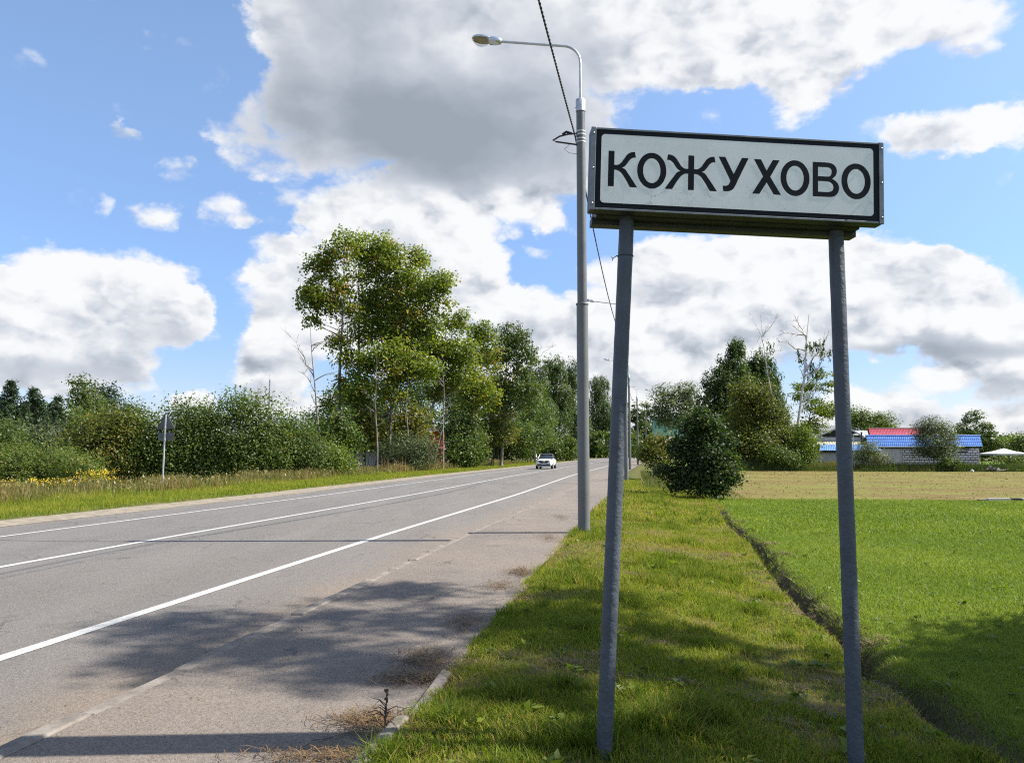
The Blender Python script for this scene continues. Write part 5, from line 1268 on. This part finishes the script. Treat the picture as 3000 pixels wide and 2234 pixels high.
RY = 112.0
rd = thing('house', 'house with a red tiled roof rising behind the blue-roofed shed', 'house', (at(2630, 1300, RY).x, RY, -.45)); so2 = rd.location
Q_ = lambda x, y, Y: at(x, y, Y) - Vector(so2)
a, b = Q_(2545, 1256, RY + 3), Q_(2716, 1256, RY + 3); d, c = Q_(2551, 1284, RY - .3), Q_(2722, 1284, RY - .3)
rr = corrugated(a, b, c, d, 40, .03, 8).build('roof', ROOFR, rd); corrugated(a, b, c + Vector((0, 6.6, 0)), d + Vector((0, 6.6, 0)), 20, .03).build('roof_slope', ROOFR, rr)
mb = MB(); mb.box(((a.x + b.x) / 2, 3.0, d.z / 2), (b.x - a.x - .6, 5.6, d.z)); mb.build('wall', PLAST, rd)
mb = MB(); mb.tube([a + Vector((-.15, 0, .08)), b + Vector((.15, 0, .08))], .1, 8); mb.build('ridge_cap', plain('dark_ridge', (.09, .02, .03), .6), rr)

GY = 104.0
gh = thing('house', 'old house with a dark plank gable and light grey slate roof', 'house', (at(2460, 1300, GY).x, GY, -.45)); so3 = gh.location
R_ = lambda x, y, Y: at(x, y, Y) - Vector(so3)
ap, l, r_ = R_(2468, 1244, GY), R_(2384, 1279, GY), R_(2534, 1284, GY)
mb = MB(); mb.add([l + Vector((.5, .1, .0)), r_ + Vector((-.3, .1, .0)), ap + Vector((0, .1, -.15))], [(0, 1, 2)]); mb.build('gable', DARKW, gh)
nb = 0
for i in range(26):
    x = l.x + .6 + (r_.x - l.x - 1.0) * i / 26; f = (x - l.x) / (ap.x - l.x) if x < ap.x else (r_.x - x) / (r_.x - ap.x)
    h = max(0, (ap.z - l.z) * f - .30)
    if h > .15: mb = MB(); mb.box((x, .04, l.z + h / 2), (.24, .05, h)); mb.build('plank', DARKW, gh)
for e in (l, r_):
    dpt = Vector((0, 7, 0)); o_ = Vector((0, -.5, 0)); mb = corrugated(ap + o_, ap + dpt, e + dpt, e + o_, 20, .04); mb.build('roof', SLATE, gh)
    mb = MB(); dv = (e - ap); ang = math.atan2(dv.z, dv.x); mb.box((ap + e) / 2 + Vector((0, -.55, -.06)), (dv.length, .05, .20), Matrix.Rotation(-ang, 3, 'Y')); mb.build('bargeboard', WHT, gh)
zb = R_(0, 1291, GY).z
mb = MB(); mb.box(((l.x + r_.x) / 2, -.05, (l.z + zb) / 2 - .05), (r_.x - l.x - .5, .16, l.z - zb)); mb.build('fascia_band', WHT, gh)
mb = MB(); mb.box(((l.x + r_.x) / 2, 3.4, zb / 2), (r_.x - l.x - 1.0, 6.6, zb)); mb.build('wall', PLAST, gh)
a, b = R_(2388, 1292, GY - .2), R_(2524, 1292, GY - .2); d, c = R_(2384, 1303, GY - 2.2), R_(2520, 1303, GY - 2.2)
corrugated(a, b, c, d, 30, .07).build('porch_roof', plain('yellowed_slate', (.34, .33, .25), .9, var=.25, scale=2), gh)
mb = MB(); mb.box(((a.x + b.x) / 2, -1.2, d.z - .45), (b.x - a.x - .3, 1.6, .9)); mb.build('porch_wall', DARKW, gh)
wing = thing('annexe', 'annexe with a pale grey slate roof between the dark gable and the red roof', 'shed', (at(2530, 1300, 109).x, 109, -.45)); so4 = wing.location
T_ = lambda x, y, Y: at(x, y, Y) - Vector(so4)
a, b, c, d = T_(2500, 1261, 111.5), T_(2541, 1261, 111.5), T_(2547, 1284, 108.6), T_(2515, 1284, 108.6); corrugated(a, b, c, d, 8, .04).build('roof', plain('pale_slate', (.42, .42, .40), .85, var=.1), wing)
mb = MB(); mb.box(((d.x + c.x) / 2, 1.6, c.z / 2), (c.x - d.x, 2.6, c.z)); mb.build('wall', DARKW, wing)
pipe = thing('stovepipe', 'dark stovepipe standing at the right eave of the dark gable', 'chimney', at(2525, 1300, GY - .6)); mb = MB(); mb.tube([(0, 0, -1.2), (0, 0, 1.45)], .10, 8); mb.tube([(0, 0, 1.38), (0, 0, 1.6)], [.17, .05], 8); mb.build('pipe', DARKW, pipe); pipe.name = 'stovepipe'

lean = thing('lean_to', 'low lean-to with a faded blue sheet roof in front of the houses', 'shed', (at(2490, 1340, 93).x, 93, -.40)); so5 = lean.location
U_ = lambda x, y, Y: at(x, y, Y) - Vector(so5)
a, b, c, d = U_(2404, 1302, 94.5), U_(2562, 1302, 94.5), U_(2586, 1320.5, 92), U_(2401, 1319, 92); corrugated(a, b, c, d, 34, .035).build('roof', ROOFB2, lean)
mb = MB(); mb.box(((d.x + c.x) / 2, -.6, d.z - .12), (c.x - d.x - .3, .12, .18)); mb.build('gutter_board', DARKW, lean)
mb = MB(); mb.box(((d.x + c.x) / 2 - .4, 1.0, d.z / 2 - .15), (c.x - d.x - 1.4, 2.4, d.z - .1)); mb.build('wall', PLAST, lean)

# canopy
CYN = 92.0
cb = at(2943, 1372, CYN); cb.z = float(height(np.array([cb.x]), np.array([CYN]))[0]); can = thing('canopy', 'white pyramid garden canopy on thin posts at the far right', 'canopy', cb)
apx = at(2943, 1313, CYN) - cb; lw = (2991 - 2901) / 2 / FP * CYN; ez = (at(2901, 1328, CYN) - cb).z
mb = MB(); ring = []
for i in range(12):
    a = 2 * PI * i / 12 + PI / 4; f = 1 / max(abs(math.cos(a)), abs(math.sin(a))); ring.append(Vector((lw * math.cos(a) * f, lw * math.sin(a) * f, ez)))
mid = [Vector((p.x * .45, p.y * .45, ez + (apx.z - ez) * .46)) for p in ring]; low = [p - Vector((0, 0, .16)) for p in ring]
top_ = [Vector((p.x * .03, p.y * .03, apx.z)) for p in ring]; mb.loft([low, ring, mid, top_], cap=False, smooth=False); mb.add(top_, [tuple(range(12))]); mb.build('roof_cloth', plain('white_canvas', (.62, .61, .58), .8, var=.05), can)
for sx_ in (-1, 1):
    for sy_ in (-1, 1): mb = MB(); mb.tube([(sx_ * lw * .92, sy_ * lw * .92, -.2), (sx_ * lw * .92, sy_ * lw * .92, ez)], .035, 6); mb.build('leg', DARKW, can)

# garden lamp
gp = at(2503.5, 1378, 88.5); gl = thing('lamp_post', 'slim garden lamp post with a short white head right of the right sign post', 'lamp post', gp); gh_ = at(2503, 1272.6, 88.5).z - gp.z
mb = MB(); mb.tube([(0, 0, -.3), (0, 0, gh_)], .045, 8); mb.build('post', M['galv'], gl)
mb = MB(); mb.loft([[Vector((x, w * math.cos(2 * PI * k / 8), gh_ - .03 + h * math.sin(2 * PI * k / 8))) for k in range(8)] for x, w, h in ((-.06, .05, .05), (0, .09, .08), (.3, .12, .10), (.52, .10, .07), (.58, .03, .03))]); mb.build('lamp_head', WHT, gl)

# debris pile, white bag
for (x, y, L, r, rz, ry, m_, lab) in ((2897, 1372, .95, .15, .3, -.50, M['bark'], 'thick log leaning up on the debris pile by the weeds'), (2909, 1369, .8, .13, -.5, -.35, M['bark_dead'], 'short split log on top of the debris pile'),
                                      (2921, 1374, .7, .16, .6, -.2, M['bark_dead'], 'stubby log in the middle of the debris pile'), (2937, 1379, 1.1, .12, .1, -.05, M['bark_dead'], 'long weathered log lying flat right of the debris pile'), (2948, 1376, .6, .10, -.3, -.25, M['kerb'], 'pale broken lump at the right end of the debris pile')):
    p = at(x, y, 87.5); p.z = float(height(np.array([p.x]), np.array([p.y]))[0]); t = thing('log', lab, 'log', p, rz, 'logs of the debris pile')
    mb = MB(); v = Vector((math.cos(ry), 0, -math.sin(ry))) * L; n_ = 6; mb.tube([Vector((0, 0, r)) + v * (j / 5 - .5) + Vector((0, 0, max(0, v.z) * .5 + .02 * (j % 2))) for j in range(n_)], [r * random.uniform(.8, 1.1) for j in range(n_)], 9, smooth=False); mb.build('log_body', m_, t)
p = at(2848, 1381, 86.5); p.z = float(height(np.array([p.x]), np.array([p.y]))[0])
mb = MB(); rr_ = [[Vector((r * math.cos(2 * PI * k / 9) * random.uniform(.8, 1.15), r * math.sin(2 * PI * k / 9) * random.uniform(.8, 1.1), z)) for k in range(9)] for r, z in ((.16, 0), (.2, .09), (.15, .2), (.05, .27))]; mb.loft(rr_, smooth=False)
bag = mb.build('bag', WHT, None); bag.location = p; tag(bag, 'small crumpled white bag lying at the field edge left of the logs', 'bag')

# painted kerb stones at the field edge, far right
pk = at(2935, 1458, 31.8); pk.z = float(height(np.array([pk.x]), np.array([pk.y]))[0])
pkr = thing('painted_kerb', 'low kerb painted white and black at the right edge between lawn and field', 'kerb', pk, math.radians(3))
for x, L, m_ in ((-.82, .34, M['kerb']), (-.15, .94, M['paint']), (.56, .42, M['rubber']), (1.1, .6, M['paint']), (1.75, .6, M['rubber'])):
    mb = MB(); mb.box((x, 0, .035 if x > -.7 else .0), (L - .012, .16, .13)); mb.build('kerb_stone', m_, pkr, bevel=.012)

# mast and the houses half seen behind the stand
mp = gY(582, 150); mt_ = thing('antenna_mast', 'thin lattice mast rising above the left bushes', 'mast', mp); zt = at(787, 1093, 150).z - mp.z
mb = MB()
for dx, dy in ((-.14, 0), (.14, 0), (0, .2)): mb.tube([(dx, dy, -.3), (dx * .6, dy * .6, zt * .93)], .035, 4)
for i in range(24): z = zt * .93 * i / 24; mb.tube([(-.14, 0, z), (.14, 0, z + zt * .038)], .02, 3); mb.tube([(.14, 0, z), (0, .2, z + zt * .038)], .02, 3)
mb.build('lattice', M['lamp_grey'], mt_); mb = MB(); mb.tube([(0, .05, zt * .9), (0, .05, zt)], .04, 5); mb.build('antenna', M['galv'], mt_)
for nm, lab, x0, x1, ye, yr, Y, wm, rm in (('house', 'grey slate-roofed house glimpsed behind the trunks of the stand', 1020, 1150, 1262, 1234, 112, PLAST, SLATE), ('house', 'small red-walled house showing between the leaning stems', 1258, 1294, 1262, 1252, 106, plain('red_siding', (.40, .035, .045), .6), DARKW)):
    p = at((x0 + x1) / 2, ye, Y); zg = -.4; h = thing(nm, lab, 'house', (p.x, Y, zg)); w2 = (x1 - x0) / 2 / FP * Y; ez = p.z - zg; rz_ = at(x0, yr, Y + 2.2).z - zg
    mb = MB(); mb.box((0, 2.2, ez / 2), (w2 * 2, 4.4, ez)); mb.build('wall', wm, h)
    mb = corrugated((-w2 - .3, 2.2, rz_), (w2 + .3, 2.2, rz_), (w2 + .3, -.4, ez - .08), (-w2 - .3, -.4, ez - .08), 16, .04); mb.build('roof', rm, h)
    corrugated((-w2 - .3, 2.2, rz_), (w2 + .3, 2.2, rz_), (w2 + .3, 4.8, ez - .08), (-w2 - .3, 4.8, ez - .08), 8, .04).build('roof', rm, h)
    mb = MB(); mb.box((w2 * .2, -.02, ez * .55), (.9, .05, 1.1)); wn = mb.build('window', GL_, h); mb = MB(); mb.box((w2 * .2, -.05, ez * .55), (.07, .03, 1.1)); mb.box((w2 * .2, -.05, ez * .55 + .58), (1.05, .05, .09)); mb.box((w2 * .2, -.05, ez * .55 - .58), (1.05, .05, .09)); mb.build('frame', WHT, wn)


# ------------------------------------------------------------------ grass, weeds, litter
def blades(P, h, w, tint, lean=.45, seg=True):
    """one curved blade per root point"""
    n = len(P); a = rng.uniform(0, 2 * PI, n); s = np.stack([np.cos(a), np.sin(a), np.zeros(n)], 1)
    b = rng.uniform(0, 2 * PI, n); l = np.stack([np.cos(b), np.sin(b), np.zeros(n)], 1) * (lean * rng.uniform(.15, 1.3, n) * h)[:, None]
    up = np.array([0, 0, 1.0]); h = h[:, None]; w = w[:, None]
    if seg:
        m = P + l * .32 + up * h * .58; t = P + l + up * h * .94
        V = np.stack([P - s * w * .5, P + s * w * .5, m - s * w * .42, m + s * w * .42, t], 1).reshape(-1, 3)
        k = np.arange(n)[:, None] * 5; F = np.concatenate([k + np.array([[0, 1, 3]]), k + np.array([[0, 3, 2]]), k + np.array([[2, 3, 4]])], 1).reshape(-1, 3); tt = np.repeat(tint, 3)
    else:
        t = P + l + up * h
        V = np.stack([P - s * w * .5, P + s * w * .5, t], 1).reshape(-1, 3); F = np.arange(3 * n).reshape(n, 3); tt = tint
    return V, F, tt


def scatter(n, Y0, Y1, x0, x1, pw=0.0):
    """n ground points between x0(Y) and x1(Y); pw>0 favours the near side"""
    Yg = np.linspace(Y0, Y1, 400); dens = np.maximum(x1(Yg) - x0(Yg), .01) * Yg ** (-pw); cdf = np.cumsum(dens); cdf /= cdf[-1]
    Y = np.interp(rng.uniform(size=n), cdf, Yg); x = x0(Y) + (x1(Y) - x0(Y)) * rng.uniform(size=n); return x, Y


def merge(parts):
    V, F, t, o = [], [], [], 0
    for v, f, k in parts: V.append(v); F.append(f + o); t.append(k); o += len(v)
    return np.concatenate(V), np.concatenate(F), np.concatenate(t)


tren = lambda Y: np.interp(Y, DT_Y, DT_X) + np.where(Y > DT_Y[-1], (Y - DT_Y[-1]) * .17, 0) + np.where(Y < DT_Y[0], (Y - DT_Y[0]) * -.2, 0)
edge_x = lambda Y: wx(U_E - .06, Y)
view_x = lambda Y: .70 * Y + .8


def dry_mask(x, Y): return np.clip((vn(x * .8, Y * .8, 61, 4) * .6 + vn(x * 3.1, Y * 3.1, 62, 3) * .4 - .435) * 6.0, 0, 1)


def verge_part(n, Y0, Y1, w, h0, pw, seg):
    x, Y = scatter(n, Y0, Y1, lambda Y: edge_x(Y) + .10 * vn(Y * 2.3, Y * 0, 15, 4) - .02, lambda Y: np.minimum(tren(Y) + .26, view_x(Y)) if Y0 < 26 else wx(U_E + 4.6, Y), pw)
    dr = dry_mask(x, Y); d = trench_d(x, Y); keep = rng.uniform(size=n) > np.clip(.12 + .58 * dr + .95 * np.exp(-((d) / .16) ** 2) * (Y < 26) * (.15 + .9 * vn(x * 2, Y * 1.6, 17, 2)), 0, .93); keep &= (d < .05) | (Y > 26)
    x, Y, dr, d = x[keep], Y[keep], dr[keep], d[keep]; tuft = np.clip((vn(x * 2.9, Y * 2.9, 66, 3) - .57) * 8, 0, 1) * (1 - dr)
    near_e = np.clip(1 - (x - edge_x(Y)) / .35, 0, 1)
    h = h0 * rng.uniform(.55, 1.25, len(x)) * (1 + 1.5 * tuft + .45 * near_e) * (1 - .35 * dr)
    pat = vn(x * .55, Y * .55, 71, 3)
    t = .27 + (pat - .5) * .60 + rng.normal(size=len(x)) * .15 + dr * rng.uniform(.10, .65, len(x)) - .20 * tuft + np.clip((Y - 7) / 14, 0, 1) * .10
    t = np.where(rng.uniform(size=len(x)) < .04 + .13 * np.clip((vn(x * 1.7, Y * 1.7, 73, 3) - .40) * 4, 0, 1), rng.uniform(.7, 1, len(x)), t)
    P = np.stack([x, Y, height(x, Y) - .004], 1); return blades(P, h, np.full(len(x), w) * rng.uniform(.7, 1.4, len(x)), np.clip(t, 0, 1), .9, seg)


def lawn_part(n, Y0, Y1, w, h0, pw, seg):
    x, Y = scatter(n, Y0, Y1, lambda Y: tren(Y) - .05, view_x, pw)
    d = trench_d(x, Y); keep = (d > -.02) & (rng.uniform(size=n) > .95 * np.exp(-((d - .06) / .14) ** 2) * (.35 + .9 * vn(x * 2, Y * 1.6, 18, 2))); x, Y = x[keep], Y[keep]
    pat = vn(x * .45, Y * .45, 81, 3); f2 = vn(x * 2.2, Y * 2.2, 82, 3)
    h = h0 * rng.uniform(.6, 1.3, len(x)) * (.8 + .6 * f2)
    t = .36 + (pat - .5) * .55 + rng.normal(size=len(x)) * .10 + (f2 - .5) * .12
    t = np.where(rng.uniform(size=len(x)) < .035, rng.uniform(.62, .9, len(x)), t)
    P = np.stack([x, Y, height(x, Y) - .004], 1); return blades(P, h, np.full(len(x), w) * rng.uniform(.7, 1.4, len(x)), np.clip(t, 0, 1), 1.1, seg)


V, F, t = merge([verge_part(150000, 3.4, 9, .0056, .056, .8, True), verge_part(110000, 9, 19, .0105, .062, .8, False), verge_part(62000, 19, 48, .026, .08, .9, False)])
tag(raw_mesh('verge_grass', V, F, M['grass'], None, {'tint': t}), kind='stuff')
V, F, t = merge([lawn_part(70000, 3.4, 9, .0048, .036, .8, True), lawn_part(90000, 9, 18, .0105, .045, .8, False), lawn_part(70000, 18, 32, .024, .055, .8, False)])
tag(raw_mesh('lawn_grass', V, F, M['lawn'], None, {'tint': t}), kind='stuff')

# left verge: green strip, tall dry grass, goldenrod
n = 90000
x, Y = scatter(n, 16, 150, lambda Y: wx(U_S - 6.8 - .012 * (Y - 16) * 0, Y), lambda Y: wx(U_S + .05 - .35 * vn(Y * 1.7, Y * 0, 91, 4), Y), 1.1)
u = x - SLOPE * Y - shift(Y); f = np.clip((U_S - u) / 6.0, 0, 1)
h = (.10 + .20 * f ** 1.5) * rng.uniform(.6, 1.4, n) * (.75 + .7 * vn(x * 1.2, Y * 1.2, 92, 3)); wv_ = .00085 * Y * rng.uniform(.6, 1.4, n)
t = .44 + (vn(x * .6, Y * .6, 93, 3) - .5) * .5 + rng.normal(size=n) * .1 + .10 * f
V, F, t = blades(np.stack([x, Y, height(x, Y) - .01], 1), h, wv_, np.clip(t, 0, 1), .6, False)
tag(raw_mesh('roadside_grass', V, F, M['grass'], None, {'tint': t}), kind='stuff')
n = 46000
x, Y = scatter(n, 22, 120, lambda Y: wx(-27.5 + .035 * np.clip(Y - 30, 0, 90), Y), lambda Y: wx(U_S - 4.6 + .02 * np.clip(Y - 40, 0, 60), Y), .9)
c_ = vn(x * .5, Y * .25, 95, 3); keep = rng.uniform(size=n) < np.clip((c_ - .34) * 3.6, .06, 1); x, Y, c_ = x[keep], Y[keep], c_[keep]; n = len(x)
h = rng.uniform(.30, .85, n) * (.45 + 1.0 * c_); t = .12 + c_ * .75 + rng.normal(size=n) * .17
V1 = blades(np.stack([x, Y, height(x, Y) - .02], 1), h, .0010 * Y * rng.uniform(.6, 1.5, n), np.clip(t, 0, 1), .35, False)
# seed heads
k = rng.uniform(size=n) < .17; xs, Ys, hs = x[k], Y[k], h[k]; m_ = len(xs)
Vh, Fh, th = leaf_quads(np.stack([xs + rng.normal(size=m_) * .06, Ys, height(xs, Ys) + hs * .92], 1), .17 * np.ones(m_), np.clip(.62 + rng.normal(size=m_) * .15, 0, 1), None, .1, .2, axis=np.array([[0, 0, 1.0]]))
Fh2 = np.concatenate([Fh[:, [0, 1, 2]], Fh[:, [0, 2, 3]]]); V, F, t = merge([V1, (Vh, Fh2, np.concatenate([th, th]))])
tag(raw_mesh('tall_dry_grass', V, F, M['weed'], None, {'tint': t}), kind='stuff')
# goldenrod stand
cen = [gY(xd, Yd) for xd, Yd in ((70, 37.5), (95, 37), (112, 38), (125, 37), (142, 37.5), (155, 38), (160, 37), (165, 38.5), (206, 39.5), (212, 38.5), (218, 39), (228, 39), (238, 40), (185, 38.5), (50, 38), (250, 38.5), (25, 37), (10, 38))]
Cf = []; Pst = []
for i, c in enumerate(cen):
    big = 1.6 if i in (8, 9, 10, 11) else 1.0
    for j in range(int(9 * big)):
        x, y = c.x + random.gauss(0, .28 * big), c.y + random.gauss(0, .3); z = float(height(np.array([x]), np.array([y]))[0]); hh = random.uniform(.55, 1.0) * (1.1 if big > 1 else .75)
        Pst.append((x, y, z, hh)); Cf.append(np.array([x, y, z + hh]) + rng.normal(size=(26, 3)) * np.array([.10, .10, .055]))
Pst = np.array(Pst); C = np.concatenate(Cf)
V, F, t = leaf_quads(C[::3], .062, rng.uniform(size=len(C[::3])), None, .6, .4); tag(raw_mesh('goldenrod_flowers', V, F, M['flower'], None, {'tint': t}), kind='stuff')
ps = np.repeat(Pst, 7, 0); V, F, t = blades(ps[:, :3] + rng.normal(size=(len(ps), 3)) * np.array([.09, .09, 0]), ps[:, 3] * rng.uniform(.5, 1, len(ps)), np.full(len(ps), .03), rng.uniform(.05, .4, len(ps)), .2, False)
tag(raw_mesh('goldenrod_stems', V, F, M['weed'], None, {'tint': t}), kind='stuff')
# pale dead reed stems before the grey willow bush
xs = np.concatenate([rng.uniform(1118, 1168, 26), rng.uniform(1172, 1190, 9)]) * 1.0; n = len(xs); Yr = 67 + rng.uniform(-.6, .6, n); X = (xs - CX) / FP * Yr
V, F, t = blades(np.stack([X, Yr, height(X, Yr) - .02], 1), rng.uniform(1.0, 1.7, n), np.full(n, .075), np.full(n, .75) + rng.normal(size=n) * .06, .05, False)
tag(raw_mesh('reed_stems', V, F, M['straw'], None, {'tint': np.clip(t, 0, 1)}), kind='stuff')

# weeds between the field and the houses
n = 26000
x, Y = scatter(n, 87.2, 93.5, lambda Y: (1575 * D - CX) / FP * Y, lambda Y: (2270 * D - CX) / FP * Y, 0)
c_ = vn(x * .35, Y * .35, 97, 3); h = (.35 + 1.15 * c_) * rng.uniform(.5, 1.2, n) * np.clip((Y - 86.9) / 1.2, .3, 1); t = .16 + (vn(x * .22, Y * .2, 98, 3) - .46) * 1.1 + rng.normal(size=n) * .10
V, F, t = blades(np.stack([x, Y, height(x, Y) - .02], 1), h, rng.uniform(.05, .12, n), np.clip(t, 0, 1), .45, False)
tag(raw_mesh('field_edge_weeds', V, F, M['weed'], None, {'tint': t}), kind='stuff')
n = 9000
x, Y = scatter(n, 31, 62, lambda Y: wx(U_E + 1.2, Y), lambda Y: wx(U_E + 5.5, Y), .5)
h = rng.uniform(.1, .45, n) * np.clip((Y - 30) / 14, .2, 1); V, F, t = blades(np.stack([x, Y, height(x, Y) - .02], 1), h, rng.uniform(.03, .06, n), np.clip(.35 + rng.normal(size=n) * .2, 0, 1), .45, False)
tag(raw_mesh('bank_grass', V, F, M['weed'], None, {'tint': t}), kind='stuff')
# mown hay left on the field
n = 7000
x, Y = scatter(n, 30.5, 88, lambda Y: wx(U_E + 4.5, Y), lambda Y: .72 * Y + 2, .8)
c_ = vn(x * .9, Y * 1.6, 99, 4); keep = rng.uniform(size=n) < np.clip((c_ - .36) * 3, .1, 1); x, Y = x[keep], Y[keep]; n = len(x)
V, F, t = blades(np.stack([x, Y, height(x, Y) - .005], 1), rng.uniform(.02, .07, n), .0016 * Y * rng.uniform(.6, 1.5, n), np.clip(.45 + .40 * (vn(x * .3, Y * .3, 100, 3) - .5) * 2 + rng.normal(size=n) * .16, 0, .8), 1.6, False)
tag(raw_mesh('mown_hay', V, F, M['hay'], None, {'tint': t}), kind='stuff')

# straw and dead grass: footway edge, bald spots of the verge, drain lip
parts = []


def straw(cx, cy, rx, ry, n, zoff=.006, wd=.0045, L=(.05, .16)):
    x = cx + rng.normal(size=n) * rx; Y = cy + rng.normal(size=n) * ry; u = x - SLOPE * Y - shift(Y)
    z = np.where(u < U_E - .02, WZ + zoff, height(x, Y) + zoff + .004); z = z + rng.uniform(0, .018, n)
    h = rng.uniform(*L, n); V, F, t = blades(np.stack([x, Y, z], 1), np.full(n, .012), np.full(n, wd) * rng.uniform(.7, 1.4, n), np.clip(rng.normal(size=n) * .26 + .5, 0, 1), 0, True)
    a = rng.uniform(0, 2 * PI, n); dv = np.stack([np.cos(a), np.sin(a), rng.uniform(-.02, .22, n)], 1) * h[:, None]; s = np.stack([-np.sin(a), np.cos(a), np.zeros(n)], 1) * (wd * .5)
    P = np.stack([x, Y, z], 1); mid = P + dv * .5 + np.array([0, 0, .012]); tip = P + dv
    V = np.stack([P - s, P + s, mid - s, mid + s, tip], 1).reshape(-1, 3); parts.append((V, F, t))


for x, y, rx, ry, n in ((925, 1432, .13, .17, 700), (905, 1470, .16, .10, 600), (1130, 1240, .10, .22, 500), (1085, 1270, .12, .2, 260), (860, 1580, .18, .12, 600), (800, 1560, .12, .08, 320), (735, 1640, .22, .06, 450), (1010, 1350, .10, .25, 380), (1190, 1165, .1, .4, 260), (1215, 1120, .1, .7, 260)):
    p = on(x * D, y * D, WZ); straw(p.x, p.y, rx, ry, n)
for i in range(110):
    Yc = 3.6 + 11 * random.random() ** 1.4; xc = random.uniform(float(edge_x(np.array([Yc]))[0]) + .1, float(tren(np.array([Yc]))[0]))
    if float(dry_mask(np.array([xc]), np.array([Yc]))[0]) > .35: straw(xc, Yc, .10, .07, int(80 * (1 if Yc < 8 else .6)), .01, .0042 if Yc < 8 else .008, (.03, .08))
for i in range(6):
    Yc = random.uniform(4.5, 22); xc = float(tren(np.array([Yc]))[0]) + random.uniform(.05, .4); straw(xc, Yc, .08, .14, 60, .01, .0009 * Yc + .001)
V, F, t = merge(parts); tag(raw_mesh('dead_grass', V, F, M['straw'], None, {'tint': t}), kind='stuff')

# broad-leaved weeds (plantain, clover) among the grass
Cs = []; ax_ = []; sz = []
for i in range(260):
    Yc = 3.6 + 14 * random.random() ** 1.3; xc = random.uniform(float(edge_x(np.array([Yc]))[0]) + .05, min(float(view_x(np.array([Yc]))[0]), Yc * .7)); z = float(height(np.array([xc]), np.array([Yc]))[0])
    if abs(float(trench_d(np.array([xc]), np.array([Yc]))[0])) < .12: continue
    s = random.uniform(.04, .085) * (1.25 if random.random() < .12 else 1)
    for k in range(random.randint(4, 8)):
        a = random.uniform(0, 2 * PI); d = np.array([math.cos(a), math.sin(a), random.uniform(.3, 1.0)]); d /= np.linalg.norm(d)
        Cs.append(np.array([xc, Yc, z + .025]) + d * s * .6); ax_.append(d); sz.append(s)
C = np.array(Cs); V, F, t = leaf_quads(C, np.array(sz), rng.uniform(.15, .75, len(C)), None, .9, .26, axis=np.array(ax_)); tag(raw_mesh('broadleaf_weeds', V, F, M['leaf_lime'], None, {'tint': t}), kind='stuff')

# grit and small stones on the footway and carriageway edge
n = 1500
x, Y = scatter(n, 3.5, 16, lambda Y: wx(U_K - 1.3, Y), lambda Y: wx(U_E - .02, Y), 1.2); u = x - SLOPE * Y - shift(Y)
z = np.where(u > U_K + .16, WZ, np.where(u > U_K - .02, WZ, .0)); keep = (u < U_K - .04) | (u > U_K + .18); x, Y, z = x[keep], Y[keep], z[keep]; n = len(x)
r = rng.uniform(.002, .006, n) * np.where(rng.uniform(size=n) < .05, 2.4, 1); base = np.array([[1, 0, 0], [-.5, .87, 0], [-.5, -.87, 0], [0.1, .05, .9]])
V = (base[None] * r[:, None, None] * rng.uniform(.6, 1.4, (n, 4, 1)) + np.stack([x, Y, z], 1)[:, None]).reshape(-1, 3); k = np.arange(n)[:, None] * 4
F = np.concatenate([k + np.array([[0, 1, 3]]), k + np.array([[1, 2, 3]]), k + np.array([[2, 0, 3]])], 1).reshape(-1, 3); t = np.repeat(np.clip(rng.normal(size=n) * .35 + .45, 0, 1), 3)
tag(raw_mesh('grit', V, F, M['straw'], None, {'tint': t}), kind='stuff')

# dried weed and twigs on the footway
p = on(833 * D, 1590 * D, WZ); dw = thing('dead_weed', 'dried upright brown weed standing at the footway edge by the tilted edging stones', 'plant', p)
mb = MB(); mb.tube([(0, 0, -.03), (.004, 0, .12), (.01, .005, .24)], [.006, .005, .003], 5)
for i in range(16): a = random.uniform(0, 2 * PI); z = random.uniform(.03, .2); L = random.uniform(.05, .16); mb.tube([(0.004, 0, z), (.4 * L * math.cos(a), .4 * L * math.sin(a), z + .03), (L * math.cos(a), L * math.sin(a), z + random.uniform(-.05, .05))], [.0035, .003, .001], 3)
for i in range(20): z = random.uniform(.12, .25); mb.box((.008 + random.gauss(0, .007), random.gauss(0, .007), z), (.011, .009, .012))
mb.build('stem', plain('dry_stem', (.085, .05, .035), .9, var=.3), dw)
for (x, y, L, a, lab) in ((708, 1600, .34, .9, 'pale bent twig lying on the footway in the sign shadow'), (820, 1556, .26, .02, 'straight thin twig lying beside the dried weed'), (905, 1535, .24, .35, 'short pale twig lying by the edging stones')):
    p = on(x * D, y * D, WZ + .006); tw = MB(); pts = [Vector((L * (i / 4 - .5), .03 * math.sin(i * 1.4), .004 + .01 * (i % 2))) for i in range(5)]; tw.tube(pts, [.006, .005, .005, .004, .002], 5)
    if L > .3: tw.tube([pts[2], pts[2] + Vector((.08, .07, .01))], [.004, .002], 4)
    o = tw.build('twig', M['bark_dead']); o.location = p; o.rotation_euler = (0, 0, a); tag(o, lab, 'twig', 'twigs on the footway')
